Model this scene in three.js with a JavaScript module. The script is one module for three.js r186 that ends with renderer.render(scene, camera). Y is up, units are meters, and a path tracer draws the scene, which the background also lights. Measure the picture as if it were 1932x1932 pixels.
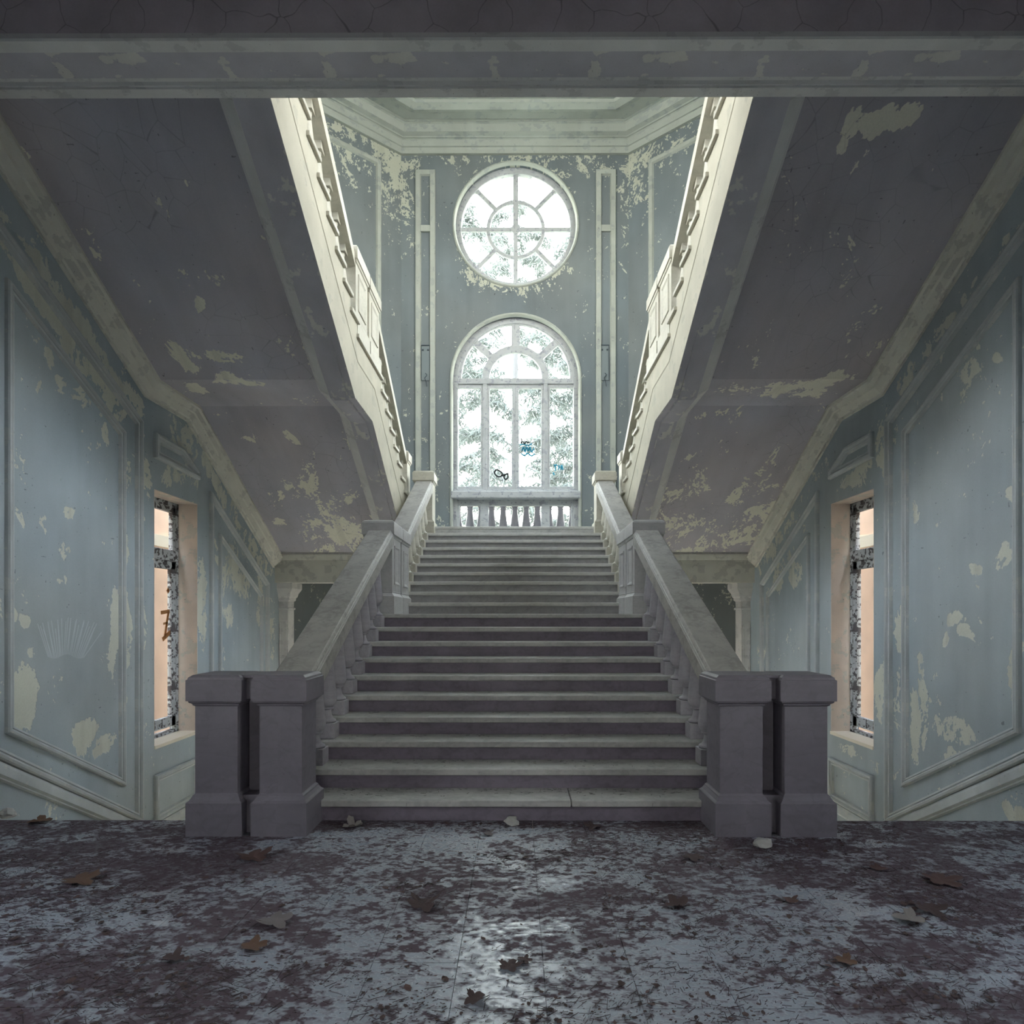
import * as THREE from 'three';
import { mergeGeometries } from 'three/addons/utils/BufferGeometryUtils.js';
import { RoundedBoxGeometry } from 'three/addons/geometries/RoundedBoxGeometry.js';

// ───────────────────────── camera, sky, exposure ─────────────────────────
const scene = new THREE.Scene();
const FPX = 1250, EYE = 1.5, EYEX = 0.04, HORIZON = 1163, VPX = 975;
const camera = new THREE.PerspectiveCamera(2 * Math.atan(966 / FPX) * 180 / Math.PI, 1, 0.05, 400);
camera.position.set(EYEX, EYE, 0);
camera.rotation.y = 0.003;
camera.setViewOffset(1932, 1932, -5, -197, 1932, 1932);
camera.updateProjectionMatrix();
scene.add(camera);

const SKY = 21;                                        // radiance of the bright overcast sky at the horizon
{
  const w = 64, h = 128, a = new Float32Array(w * h * 4);
  for (let j = 0; j < h; j++) {
    const el = Math.max(0, (j + 0.5) / h * 2 - 1), t = Math.min(1, el * 1.5);
    const r = SKY * (1.0 - 0.36 * t), g = SKY * (0.985 - 0.25 * t), b = SKY * (0.90 + 0.0 * t);
    for (let i = 0; i < w; i++) { const o = (j * w + i) * 4; a[o] = r; a[o + 1] = g; a[o + 2] = b; a[o + 3] = 1; }
  }
  const sky = new THREE.DataTexture(a, w, h, THREE.RGBAFormat, THREE.FloatType);
  sky.mapping = THREE.EquirectangularReflectionMapping; sky.magFilter = sky.minFilter = THREE.LinearFilter; sky.needsUpdate = true;
  scene.background = sky;
}
const renderer = new THREE.WebGLRenderer({ antialias: true });
renderer.toneMapping = THREE.LinearToneMapping;
renderer.toneMappingExposure = 1.18;
renderer.shadowMap.enabled = true;

// ───────────────────────── helpers ─────────────────────────
function rng(seed) { let s = seed >>> 0; return () => { s = (s + 0x6D2B79F5) >>> 0; let t = s; t = Math.imul(t ^ (t >>> 15), t | 1); t ^= t + Math.imul(t ^ (t >>> 7), t | 61); return ((t ^ (t >>> 14)) >>> 0) / 4294967296; }; }
const V3 = (x, y, z) => new THREE.Vector3(x, y, z);
const lerp = (a, b, t) => a + (b - a) * t, clamp = (x, a = 0, b = 1) => Math.max(a, Math.min(b, x));
const smooth = (a, b, x) => { const t = clamp((x - a) / (b - a)); return t * t * (3 - 2 * t); };
const PERM = (() => { const r = rng(77), p = new Uint8Array(65536); for (let i = 0; i < 65536; i++) p[i] = r() * 256; return p; })();
function hash2(x, y, s) { return PERM[(Math.imul(x, 374761393) + Math.imul(y, 668265263) + Math.imul(s, 1274126177) ^ (Math.imul(x, 1103515245) >>> 7) ^ (Math.imul(y, 69069) >>> 3)) >>> 5 & 65535] / 255; }
function vn(x, y, s = 0, per = 0) {
  let xi = Math.floor(x), yi = Math.floor(y); const fx = x - xi, fy = y - yi;
  const u = fx * fx * (3 - 2 * fx), v = fy * fy * (3 - 2 * fy);
  let x1 = xi + 1, y1 = yi + 1;
  if (per) { xi = ((xi % per) + per) % per; yi = ((yi % per) + per) % per; x1 = ((x1 % per) + per) % per; y1 = ((y1 % per) + per) % per; }
  const a = hash2(xi, yi, s), b = hash2(x1, yi, s), c = hash2(xi, y1, s), d = hash2(x1, y1, s);
  return a + (b - a) * u + (c - a) * v + (a - b - c + d) * u * v;
}
function fbm(x, y, o, s = 0, per = 0) { let a = 0.5, r = 0, n = 0; for (let i = 0; i < o; i++) { r += a * vn(x, y, s + i * 17, per); n += a; a *= 0.52; x *= 2; y *= 2; per *= 2; } return r / n; }
function worley(x, y, s, per) {                      // second nearest minus nearest
  const xi = Math.floor(x), yi = Math.floor(y); let d1 = 9, d2 = 9;
  for (let j = -1; j <= 1; j++) for (let i = -1; i <= 1; i++) {
    let cx = xi + i, cy = yi + j; const hx = per ? ((cx % per) + per) % per : cx, hy = per ? ((cy % per) + per) % per : cy;
    const d = Math.hypot(cx + hash2(hx, hy, s) - x, cy + hash2(hx, hy, s + 5) - y);
    if (d < d1) { d2 = d1; d1 = d; } else if (d < d2) d2 = d;
  }
  return d2 - d1;
}
const toS = c => 255 * (c <= 0.0031308 ? 12.92 * c : 1.055 * Math.pow(c, 1 / 2.4) - 0.055);
function makeTex(w, h, fn, extra = false) {            // fn(i, j) -> [r, g, b (linear), bump 0..1, roughness]
  const w2 = w >> 1, h2 = h >> 1, a = new Uint8Array(w * h * 4), b = new Uint8Array(w2 * h2 * 4), r = extra ? new Uint8Array(w2 * h2 * 4) : null;   // relief and gloss at half the size
  for (let j = 0; j < h; j++) for (let i = 0; i < w; i++) {
    const c = fn(i, j), o = (j * w + i) * 4;
    a[o] = clamp(toS(c[0]), 0, 255); a[o + 1] = clamp(toS(c[1]), 0, 255); a[o + 2] = clamp(toS(c[2]), 0, 255); a[o + 3] = 255;
    if (i & 1 || j & 1) continue;
    const o2 = ((j >> 1) * w2 + (i >> 1)) * 4;
    b[o2] = b[o2 + 1] = b[o2 + 2] = clamp(c[3]) * 255; b[o2 + 3] = 255;
    if (r) { r[o2] = r[o2 + 1] = r[o2 + 2] = clamp(c[4]) * 255; r[o2 + 3] = 255; }
  }
  const T = (d, srgb) => { const t = new THREE.DataTexture(d, srgb ? w : w2, srgb ? h : h2); t.wrapS = t.wrapT = THREE.RepeatWrapping; t.magFilter = THREE.LinearFilter; t.minFilter = THREE.LinearMipmapLinearFilter; t.generateMipmaps = true; if (srgb) t.colorSpace = THREE.SRGBColorSpace; t.needsUpdate = true; return t; };
  return { map: T(a, true), bump: T(b, false), rough: r && T(r, false) };
}
function std(o) { return new THREE.MeshStandardMaterial({ roughness: 0.85, metalness: 0, ...o }); }
function texMat(t, size, o = {}) {
  const f = x => { if (!x) return x; const c = x.clone(); c.repeat.set(1 / size[0], 1 / size[1]); c.needsUpdate = true; return c; };
  const p = { map: size ? f(t.map) : t.map, bumpMap: size ? f(t.bump) : t.bump, bumpScale: o.bumpScale ?? 0.003, roughness: o.roughness ?? 0.85, metalness: 0 };
  if (t.rough) { p.roughnessMap = size ? f(t.rough) : t.rough; p.roughness = 1; }
  if (o.color) p.color = o.color;
  return new THREE.MeshStandardMaterial(p);
}

// geometry: everything is laid out in (x, y, d): d metres in front of the camera, z = -d
function finish(g) { if (g.index) g = g.toNonIndexed(); g.deleteAttribute('uv1'); return boxUV(g); }
function boxUV(g) {
  const p = g.attributes.position, uv = new Float32Array(p.count * 2), a = V3(), b = V3(), c = V3();
  for (let i = 0; i < p.count; i += 3) {
    a.fromBufferAttribute(p, i); b.fromBufferAttribute(p, i + 1); c.fromBufferAttribute(p, i + 2);
    const n = b.clone().sub(a).cross(c.clone().sub(a)), ax = Math.abs(n.x), ay = Math.abs(n.y), az = Math.abs(n.z);
    [a, b, c].forEach((q, k) => { const o = (i + k) * 2; if (ax >= ay && ax >= az) { uv[o] = q.z; uv[o + 1] = q.y; } else if (ay >= az) { uv[o] = q.x; uv[o + 1] = q.z; } else { uv[o] = q.x; uv[o + 1] = q.y; } });
  }
  g.setAttribute('uv', new THREE.BufferAttribute(uv, 2));
  return g;
}
function tris(arr) { const g = new THREE.BufferGeometry(); g.setAttribute('position', new THREE.BufferAttribute(new Float32Array(arr), 3)); g.computeVertexNormals(); return boxUV(g); }
function flip(g) { for (const k of Object.keys(g.attributes)) { const t = g.attributes[k], n = t.itemSize, A = t.array; for (let i = 0; i < t.count; i += 3) for (let c = 0; c < n; c++) { const x = A[(i + 1) * n + c]; A[(i + 1) * n + c] = A[(i + 2) * n + c]; A[(i + 2) * n + c] = x; } } return g; }
function mirror(g) { g = g.clone(); if (g.index) g = g.toNonIndexed(); const p = g.attributes.position.array; for (let i = 0; i < p.length; i += 3) p[i] = -p[i]; const n = g.attributes.normal.array; for (let i = 0; i < n.length; i += 3) n[i] = -n[i]; return flip(g); }
function box(x0, x1, y0, y1, d0, d1, r = 0) {
  const w = Math.abs(x1 - x0), h = Math.abs(y1 - y0), d = Math.abs(d1 - d0);
  const g = r ? new RoundedBoxGeometry(w, h, d, 1, Math.min(r, w / 2.2, h / 2.2, d / 2.2)) : new THREE.BoxGeometry(w, h, d);
  g.translate((x0 + x1) / 2, (y0 + y1) / 2, -(d0 + d1) / 2); return finish(g);
}
const shapeOf = pts => new THREE.Shape(pts.map(p => new THREE.Vector2(p[0], p[1])));
function exDY(pts, x0, x1, holes = []) {               // polygon in (d, y), along x
  const s = shapeOf(pts); for (const h of holes) s.holes.push(new THREE.Path(h.map(p => new THREE.Vector2(p[0], p[1]))));
  const g = new THREE.ExtrudeGeometry(s, { depth: x1 - x0, bevelEnabled: false });
  g.applyMatrix4(new THREE.Matrix4().set(0, 0, 1, x0, 0, 1, 0, 0, -1, 0, 0, 0, 0, 0, 0, 1)); return finish(g);
}
function exXD(pts, y0, y1) {
  const g = new THREE.ExtrudeGeometry(shapeOf(pts), { depth: y1 - y0, bevelEnabled: false });
  g.applyMatrix4(new THREE.Matrix4().set(1, 0, 0, 0, 0, 0, 1, y0, 0, -1, 0, 0, 0, 0, 0, 1)); return finish(g);
}
function exXY(pts, d0, d1, holes = [], bevel = 0, curve = 12) {
  const s = pts instanceof THREE.Shape ? pts : shapeOf(pts); for (const h of holes) s.holes.push(h instanceof THREE.Path ? h : new THREE.Path(h.map(p => new THREE.Vector2(p[0], p[1]))));
  const g = new THREE.ExtrudeGeometry(s, { depth: d1 - d0 - 2 * bevel, bevelEnabled: bevel > 0, bevelThickness: bevel, bevelSize: bevel, bevelOffset: -bevel, bevelSegments: 1, curveSegments: curve });
  g.translate(0, 0, -d1 + bevel); return finish(g);
}
// rectangular loft: rows [half x, half d, y]
function rectLoft(cx, cd, rows, capTop = true) {
  const A = [], q = (a, b, c, d) => A.push(...a, ...b, ...c, ...a, ...c, ...d);
  const cor = r => [[cx - r[0], r[2], -(cd - r[1])], [cx + r[0], r[2], -(cd - r[1])], [cx + r[0], r[2], -(cd + r[1])], [cx - r[0], r[2], -(cd + r[1])]];
  for (let i = 0; i + 1 < rows.length; i++) { const l = cor(rows[i]), u = cor(rows[i + 1]); for (let k = 0; k < 4; k++) q(l[k], l[(k + 1) % 4], u[(k + 1) % 4], u[k]); }
  if (capTop) q(...cor(rows[rows.length - 1])); const b = cor(rows[0]); q(b[3], b[2], b[1], b[0]);
  return tris(A);
}
// a moulding swept along a 2-D path with mitred corners: profile [offset to the left of the path, height out of the plane]
function mould(path, profile, closed, toWorld) {
  const n = path.length, P = [];
  for (let i = 0; i < n; i++) {
    const a = path[closed ? (i + n - 1) % n : Math.max(0, i - 1)], b = path[i], c = path[closed ? (i + 1) % n : Math.min(n - 1, i + 1)];
    const nv = (p, q) => { const dx = q[0] - p[0], dy = q[1] - p[1], l = Math.hypot(dx, dy) || 1; return [-dy / l, dx / l]; };
    const n1 = i === 0 && !closed ? nv(b, c) : nv(a, b), n2 = i === n - 1 && !closed ? nv(a, b) : nv(b, c), k = 1 + n1[0] * n2[0] + n1[1] * n2[1];
    P.push(profile.map(([w, h]) => toWorld(b[0] + (n1[0] + n2[0]) / k * w, b[1] + (n1[1] + n2[1]) / k * w, h)));
  }
  const A = [], m = closed ? n : n - 1;
  for (let i = 0; i < m; i++) for (let j = 0; j + 1 < profile.length; j++) { const a = P[i][j], b = P[(i + 1) % n][j], c = P[(i + 1) % n][j + 1], d = P[i][j + 1]; A.push(...a, ...b, ...c, ...a, ...c, ...d); }
  if (!closed) for (const e of [P[0], P[n - 1]]) for (let j = 1; j + 1 < profile.length; j++) A.push(...(e === P[0] ? [...e[0], ...e[j], ...e[j + 1]] : [...e[0], ...e[j + 1], ...e[j]]));
  const o = toWorld(path[0][0], path[0][1], 0), o2 = toWorld(path[0][0], path[0][1], 1), out = V3(o2[0] - o[0], o2[1] - o[1], o2[2] - o[2]);
  const g = tris(A), s = V3(), p = g.attributes.position, a = V3(), b = V3(), c = V3();
  for (let i = 0; i < p.count; i += 3) { a.fromBufferAttribute(p, i); b.fromBufferAttribute(p, i + 1); c.fromBufferAttribute(p, i + 2); s.add(b.clone().sub(a).cross(c.clone().sub(a))); }
  if (s.dot(out) < 0) { flip(g); g.computeVertexNormals(); }
  return g;
}
const join = l => mergeGeometries(l.map(g => { g = g.index ? g.toNonIndexed() : g; for (const k of Object.keys(g.attributes)) if (!['position', 'normal', 'uv'].includes(k)) g.deleteAttribute(k); return g; }));

// things and parts
const names = {}; const origin = new WeakMap();
function numbered(n) { const k = names[n] = (names[n] ?? -1) + 1; return k ? `${n}_${String(k).padStart(3, '0')}` : n; }
function thing(name, label, category, at = [0, 0, 0], group, kind) {
  const o = new THREE.Group(); o.name = numbered(name); o.position.set(at[0], at[1], -at[2]); scene.add(o); origin.set(o, o.position.clone());
  o.userData = {}; if (label) o.userData.label = label; if (category) o.userData.category = category; if (group) o.userData.group = group; if (kind) o.userData.kind = kind;
  return o;
}
let SIDE = -1;                                         // left things are laid out directly, right ones mirrored
const shadowed = m => { m.castShadow = m.receiveShadow = true; return m; };
function part(name, g, mat, parent, label) {
  if (SIDE > 0) g = mirror(g); else g = g.clone();
  const o = origin.get(parent); g.translate(-o.x, -o.y, -o.z);
  const m = shadowed(new THREE.Mesh(g, mat)); m.name = name; if (label) m.userData.label = label; parent.add(m); origin.set(m, o); return m;
}
function place(name, g, mat, parent, x, y, d, turn = 0) {   // shared geometry at a place
  const o = origin.get(parent), m = shadowed(new THREE.Mesh(g, mat)); m.name = name; m.position.set(SIDE < 0 ? x - o.x : -x - o.x, y - o.y, -d - o.z); m.rotation.y = turn; parent.add(m); return m;
}
function structure(name, g, mat, parent) {
  if (parent) { const m = part(name, g, mat, parent); return m; }
  const m = shadowed(new THREE.Mesh(SIDE > 0 ? mirror(g) : g, mat)); m.name = name; m.userData.kind = 'structure'; scene.add(m); origin.set(m, V3(0, 0, 0)); return m;
}
const onLeft = (px, py) => { const d = 5550 / (975 - px); return [d, EYE + (HORIZON - py) * d / FPX]; };
const onRight = (px, py) => { const d = 5450 / (px - 975); return [d, EYE + (HORIZON - py) * d / FPX]; };
const atDepth = (px, py, d) => [(px - VPX) * d / FPX + EYEX, EYE + (HORIZON - py) * d / FPX];
const onFloor = (px, py) => { const d = EYE * FPX / (py - HORIZON); return [(px - VPX) * d / FPX + EYEX, d]; };
const wallPt = (u, v, h) => [-4.4 + h, v, -u];          // (d, y, out of the left wall)

// ───────────────────────── materials ─────────────────────────
// painted plaster with the paint peeling: bias(u, v) in metres says where
function peeled(w, h, u0, v0, uw, vh, bias, seed, paint, plaster, opt = {}) {
  const th = opt.threshold ?? 0.6;
  return makeTex(w, h, (i, j) => {
    const u = u0 + (i + 0.5) / w * uw, v = v0 + (j + 0.5) / h * vh;
    const wu = u + 0.22 * (vn(u * 2.3, v * 2.3, seed + 3) - 0.5), wv = v + 0.22 * (vn(u * 2.3, v * 2.3, seed + 4) - 0.5);
    const F = opt.f ?? 1, n = fbm(wu * 4.2 * F, wv * 3.1 * F, 5, seed), fine = vn(u * 60, v * 60, seed + 9), b = bias(wu, wv);
    const e = 0.42 + (n - 0.5) * 0.85 + 0.55 * (fbm(wu * 17 * F, wv * 13 * F, 3, seed + 5) - 0.5) + 0.36 * (fbm(wu * 46, wv * 36, 3, seed + 6) - 0.5) + b * 0.75 + 0.05 * (fine - 0.5);
    const p = smooth(th - 0.006, th + 0.006, e);
    const mott = fbm(u * 1.3, v * 1.1, 4, seed + 30), streak = fbm(u * 7, v * 0.8, 3, seed + 50), grain = vn(u * 140, v * 140, seed + 70);
    const spots = vn(u * 34, v * 34, seed + 80) > 0.955 && vn(u * 5, v * 5, seed + 81) > 0.55 ? 0.55 : 1;
    const k = (0.72 + 0.42 * mott + 0.14 * (streak - 0.5) + 0.05 * (grain - 0.5)) * spots, kp = 0.86 + 0.2 * mott + 0.1 * (grain - 0.5) - 0.12 * smooth(0.55, 0.8, streak);
    const hue = 0.10 * (fbm(u * 0.9, v * 0.9, 2, seed + 90) - 0.5);
    const c = [lerp(paint[0] * k * (1 - hue), plaster[0] * kp, p), lerp(paint[1] * k, plaster[1] * kp, p), lerp(paint[2] * k * (1 + hue), plaster[2] * kp, p)];
    if (opt.scratch) { const s = opt.scratch(u, v); if (s > 0) for (let q = 0; q < 3; q++) c[q] = lerp(c[q], c[q] * 1.35 + 0.03, s); }
    const crack = opt.cracks ? smooth(0.028, 0.0, worley(wu * opt.cracks, wv * opt.cracks, seed + 40, 0)) * smooth(0.42, 0.6, fbm(u * 1.2, v * 1.2, 2, seed + 60)) : 0;
    if (crack) for (let q = 0; q < 3; q++) c[q] *= 1 - 0.28 * crack;
    return [...c, 0.72 - 0.6 * p - 0.4 * crack + 0.12 * n + 0.05 * grain];
  });
}
const blobBias = list => (u, v) => { let m = -0.2; for (const [bu, bv, ru, rv, s = 0.5] of list) { const a = (u - bu) / ru, b = (v - bv) / rv, d = a * a + b * b; if (d < 1.7) m = Math.max(m, lerp(-0.2, s, clamp(1.35 - d, 0, 1))); } return m; };
function blobs(conv, rows) { return rows.map(([x0, x1, y0, y1, s = 0.5]) => { const [a, b] = conv((x0 + x1) / 2, (y0 + y1) / 2), p = conv(x0, (y0 + y1) / 2), q = conv(x1, (y0 + y1) / 2), r = conv((x0 + x1) / 2, y0), t = conv((x0 + x1) / 2, y1); return [a, b, Math.abs(p[0] - q[0]) / 2 + 0.02, Math.abs(r[1] - t[1]) / 2 + 0.02, s]; }); }
const along = (x0, y0, x1, y1, n, rx, ry, s) => Array.from({ length: n }, (_, i) => { const t = (i + 0.5) / n, x = lerp(x0, x1, t), y = lerp(y0, y1, t); return [x - rx, x + rx, y - ry, y + ry, s]; });

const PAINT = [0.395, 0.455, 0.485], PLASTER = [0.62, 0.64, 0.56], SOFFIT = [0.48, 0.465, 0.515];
const leftBlobs = blobs(onLeft, [
  [12, 72, 1255, 1395, 0.62], [135, 180, 1370, 1435, 0.5], [183, 224, 1388, 1432, 0.45], [18, 34, 1146, 1166, 0.5], [40, 62, 1154, 1174, 0.5], [54, 70, 1205, 1243, 0.5], [8, 22, 1174, 1198, 0.4],
  [108, 132, 1005, 1040, 0.5], [22, 36, 920, 990, 0.35], [122, 140, 940, 962, 0.4], [66, 92, 955, 990, 0.3], [205, 221, 1080, 1290, 0.46], [229, 247, 1000, 1060, 0.3], [229, 246, 1110, 1340, 0.33], [262, 276, 1100, 1230, 0.36],
  [230, 250, 840, 945, 0.4], [262, 288, 860, 960, 0.38], [270, 290, 1365, 1400, 0.3], [286, 376, 880, 925, 0.4], [318, 375, 790, 870, 0.42], [375, 390, 1060, 1260, 0.42], [340, 368, 1260, 1320, 0.4],
  [415, 500, 1000, 1130, 0.26], [425, 445, 1140, 1195, 0.42], [485, 500, 1100, 1180, 0.3], [505, 518, 1110, 1260, 0.26], [140, 152, 700, 760, 0.35], [60, 85, 690, 740, 0.25],
  ...along(10, 400, 262, 775, 14, 16, 24, 0.36), ...along(5, 470, 230, 785, 13, 13, 24, 0.36), ...along(380, 860, 512, 1085, 10, 8, 18, 0.28), ...along(30, 600, 215, 840, 8, 9, 18, 0.22), ...along(262, 800, 268, 1000, 5, 9, 22, 0.26)]);
const rightBlobs = blobs(onRight, [
  [1893, 1916, 1165, 1345, 0.5], [1878, 1906, 1010, 1068, 0.45], [1832, 1856, 1058, 1084, 0.42], [1788, 1830, 1170, 1192, 0.5], [1778, 1794, 1198, 1216, 0.45], [1816, 1836, 1196, 1218, 0.45], [1711, 1732, 1300, 1425, 0.5],
  [1896, 1912, 925, 950, 0.45], [1730, 1862, 1352, 1392, 0.27], [1784, 1800, 1402, 1432, 0.4], [1645, 1672, 1240, 1370, 0.38], [1690, 1706, 1140, 1250, 0.34], [1575, 1625, 1400, 1430, 0.35], [1655, 1680, 800, 930, 0.36], [1570, 1660, 880, 925, 0.36],
  [1885, 1895, 675, 690, 0.4], [1815, 1850, 690, 735, 0.4], [1488, 1515, 1050, 1110, 0.4], [1460, 1480, 1060, 1120, 0.36], [1430, 1440, 1200, 1270, 0.3], [1545, 1560, 1270, 1330, 0.28], [1870, 1932, 1510, 1548, 0.36], [1718, 1726, 950, 1000, 0.3],
  ...along(1425, 1085, 1565, 860, 11, 8, 17, 0.33), ...along(1690, 740, 1905, 440, 11, 10, 18, 0.2), ...along(1735, 1230, 1742, 1400, 4, 7, 20, 0.26), ...along(1720, 830, 1890, 600, 7, 9, 14, 0.14), ...along(1440, 1130, 1530, 1000, 6, 6, 14, 0.24)]);
const fanLines = []; { const r = rng(5); for (let i = 0; i < 26; i++) { const t = (i + 0.5) / 26, x0 = lerp(88, 158, t), y0 = 1238 + 4 * Math.sin(t * 9), x1 = lerp(66, 190, t) + 6 * (r() - 0.5), y1 = 1165 + 26 * Math.abs(t - 0.5) + 22 * (i % 2 ? r() : 0); fanLines.push([...onLeft(x0, y0), ...onLeft(x1, y1)]); } }
const fan = (u, v) => { if (u < 6 || u > 7.2 || v < 0.8 || v > 1.9) return 0; let m = 0; for (const [a, b, c, d] of fanLines) { const dx = c - a, dy = d - b, t = clamp(((u - a) * dx + (v - b) * dy) / (dx * dx + dy * dy)); const e = Math.hypot(u - a - dx * t, v - b - dy * t); m = Math.max(m, 1 - e / 0.007); } return clamp(m * 1.5) * 0.8; };
const WD0 = 4.7, WDW = 8, WV0 = -1.4, WVH = 6.3;
const wallTexL = peeled(2048, 1536, WD0, WV0, WDW, WVH, blobBias(leftBlobs), 11, PAINT, PLASTER, { scratch: fan });
const wallTexR = peeled(2048, 1536, WD0, WV0, WDW, WVH, blobBias(rightBlobs), 211, PAINT, PLASTER);
const mWallL = texMat(wallTexL, null, { bumpScale: 0.004 }), mWallR = texMat(wallTexR, null, { bumpScale: 0.004 });
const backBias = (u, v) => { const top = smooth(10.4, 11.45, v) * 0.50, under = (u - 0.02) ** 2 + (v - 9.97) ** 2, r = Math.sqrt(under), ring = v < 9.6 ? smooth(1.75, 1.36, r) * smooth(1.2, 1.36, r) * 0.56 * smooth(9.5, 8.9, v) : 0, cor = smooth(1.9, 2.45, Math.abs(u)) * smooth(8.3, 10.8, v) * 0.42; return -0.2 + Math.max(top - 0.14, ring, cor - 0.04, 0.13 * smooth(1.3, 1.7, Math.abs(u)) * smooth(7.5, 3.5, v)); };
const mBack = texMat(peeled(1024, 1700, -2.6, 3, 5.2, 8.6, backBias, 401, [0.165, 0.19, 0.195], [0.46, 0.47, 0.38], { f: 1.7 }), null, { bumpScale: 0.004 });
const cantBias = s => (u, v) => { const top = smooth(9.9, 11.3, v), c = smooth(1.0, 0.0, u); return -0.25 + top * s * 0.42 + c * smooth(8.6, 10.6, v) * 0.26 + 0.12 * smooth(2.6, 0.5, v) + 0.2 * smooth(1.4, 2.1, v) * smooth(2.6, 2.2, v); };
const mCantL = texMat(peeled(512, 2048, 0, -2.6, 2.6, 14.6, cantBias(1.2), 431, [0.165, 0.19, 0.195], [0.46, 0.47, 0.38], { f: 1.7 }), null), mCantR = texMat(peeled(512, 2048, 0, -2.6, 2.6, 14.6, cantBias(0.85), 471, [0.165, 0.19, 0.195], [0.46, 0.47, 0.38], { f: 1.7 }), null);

// the soffits' planes, so that patches land where the photograph has them
const SOF = [[5.215, 5.80], [7.94, 4.34], [8.94, 4.34], [12.15, 2.58]];
const onSoffit = (px, py) => { const t = (HORIZON - py) / FPX; for (let i = 0; i < 3; i++) { const [a, b] = SOF[i], [c, e] = SOF[i + 1], m = (e - b) / (c - a), d = (b - m * a - EYE) / (t - m); if (d >= a - 0.05 && d <= c + 0.05) return [Math.abs((px - VPX) * d / FPX), d]; } return [3, 8]; };
const soffitTex = (seed, rows, extra) => { const base = blobBias(blobs(onSoffit, rows)); return peeled(640, 2048, 2.2, 5.1, 2.3, 7.2, (u, v) => Math.max(base(u, v), extra(u, v)), seed, SOFFIT, [0.80, 0.79, 0.68], { cracks: 4.5 }); };
const sofL = soffitTex(501, [[325, 400, 660, 700, 0.5], [400, 470, 662, 694, 0.5], [570, 600, 640, 700, 0.25], [400, 500, 716, 730, 0.36], [345, 372, 718, 740, 0.36], [368, 384, 568, 592, 0.55], [560, 625, 900, 960, 0.3], [600, 680, 920, 1040, 0.34], [545, 562, 810, 830, 0.45], [470, 500, 830, 850, 0.3], [520, 545, 975, 995, 0.45]], (u, v) => -0.24 + 0.36 * smooth(9.4, 11.4, v) * smooth(4.5, 2.9, u) + 0.10 * smooth(8.6, 9.2, v));
const sofR = soffitTex(541, [[1600, 1640, 190, 250, 0.4], [1640, 1700, 190, 250, 0.5], [1700, 1760, 190, 240, 0.42], [1592, 1612, 245, 275, 0.45], [1345, 1600, 722, 752, 0.33], [1500, 1620, 715, 730, 0.3], [1320, 1350, 780, 800, 0.4], [1370, 1400, 920, 960, 0.35]], (u, v) => -0.24 + 0.27 * smooth(9.4, 11.4, v) + 0.12 * smooth(8.6, 9.2, v));
const mSoffitL = texMat(sofL, null, { bumpScale: 0.004 }), mSoffitR = texMat(sofR, null, { bumpScale: 0.004 });

function tiling(n, size, seed, fn, o = {}) { return texMat(makeTex(n, n, (i, j) => fn(i / n, j / n), o.rough), [size, size], o); }
const flakyFn = (base, under, seed, amt, dark = 0.5, strx = 4, stry = 16) => (u, v) => {
  const m = fbm(u * 8, v * 8, 4, seed, 8), f = fbm(u * strx * 4, v * stry * 4, 4, seed + 9, 0), pz = fbm(u * 16, v * 16, 5, seed + 20, 16), g = vn(u * 512, v * 512, seed + 3, 512);
  const p = smooth(amt, amt + 0.05, pz + 0.18 * (f - 0.5)) * 0.8, chip = vn(u * 128, v * 128, seed + 8, 128) > 0.965 && pz > 0.52 ? 1 : 0, k = 0.82 + 0.28 * m + 0.06 * (g - 0.5);
  const c = base.map((b, q) => lerp(b * k, under[q] * k, p) * (1 - dark * chip)); return [...c, 0.6 - 0.4 * p - 0.3 * chip + 0.1 * m];
};
const mMould = tiling(1024, 2, 601, flakyFn([0.70, 0.70, 0.69], [0.58, 0.58, 0.58], 601, 0.64), { bumpScale: 0.002 });
const mPanelMould = tiling(512, 1.3, 611, flakyFn([0.49, 0.53, 0.54], [0.56, 0.58, 0.56], 611, 0.68), { bumpScale: 0.002 });
const mCornice = tiling(1024, 2.2, 621, flakyFn([0.70, 0.70, 0.63], [0.55, 0.55, 0.51], 621, 0.60, 0.45), { bumpScale: 0.002 });
const mUpper = tiling(1024, 2.4, 631, flakyFn([0.38, 0.40, 0.35], [0.31, 0.335, 0.31], 631, 0.62, 0.4), { bumpScale: 0.002 });
const mStringer = tiling(1024, 2.2, 641, flakyFn([0.44, 0.415, 0.325], [0.375, 0.36, 0.29], 641, 0.66, 0.6), { bumpScale: 0.002 });
const mBeamPaint = tiling(1024, 2, 651, flakyFn([0.52, 0.51, 0.56], [0.72, 0.71, 0.66], 651, 0.65, 0.45), { bumpScale: 0.002 });
const crackFn = seed => (u, v) => { const wu = u + 0.02 * (vn(u * 32, v * 32, seed, 32) - 0.5), wv = v + 0.02 * (vn(u * 32, v * 32, seed + 1, 32) - 0.5); const w = Math.min(worley(wu * 8, wv * 8, seed, 8), 1.5 * worley(wu * 16 + 0.37, wv * 16 + 0.21, seed + 7, 16) + 0.03), c = smooth(0.022, 0.003, w), m = fbm(u * 8, v * 8, 4, seed + 3, 8), g = vn(u * 256, v * 256, seed + 5, 256), k = (0.75 + 0.45 * m + 0.06 * g) * (1 - 0.42 * c); return [0.54 * k, 0.49 * k, 0.53 * k, 0.7 - 0.5 * c + 0.1 * m]; };
const mCracked = tiling(1024, 2.6, 661, crackFn(661), { bumpScale: 0.003 });
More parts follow.
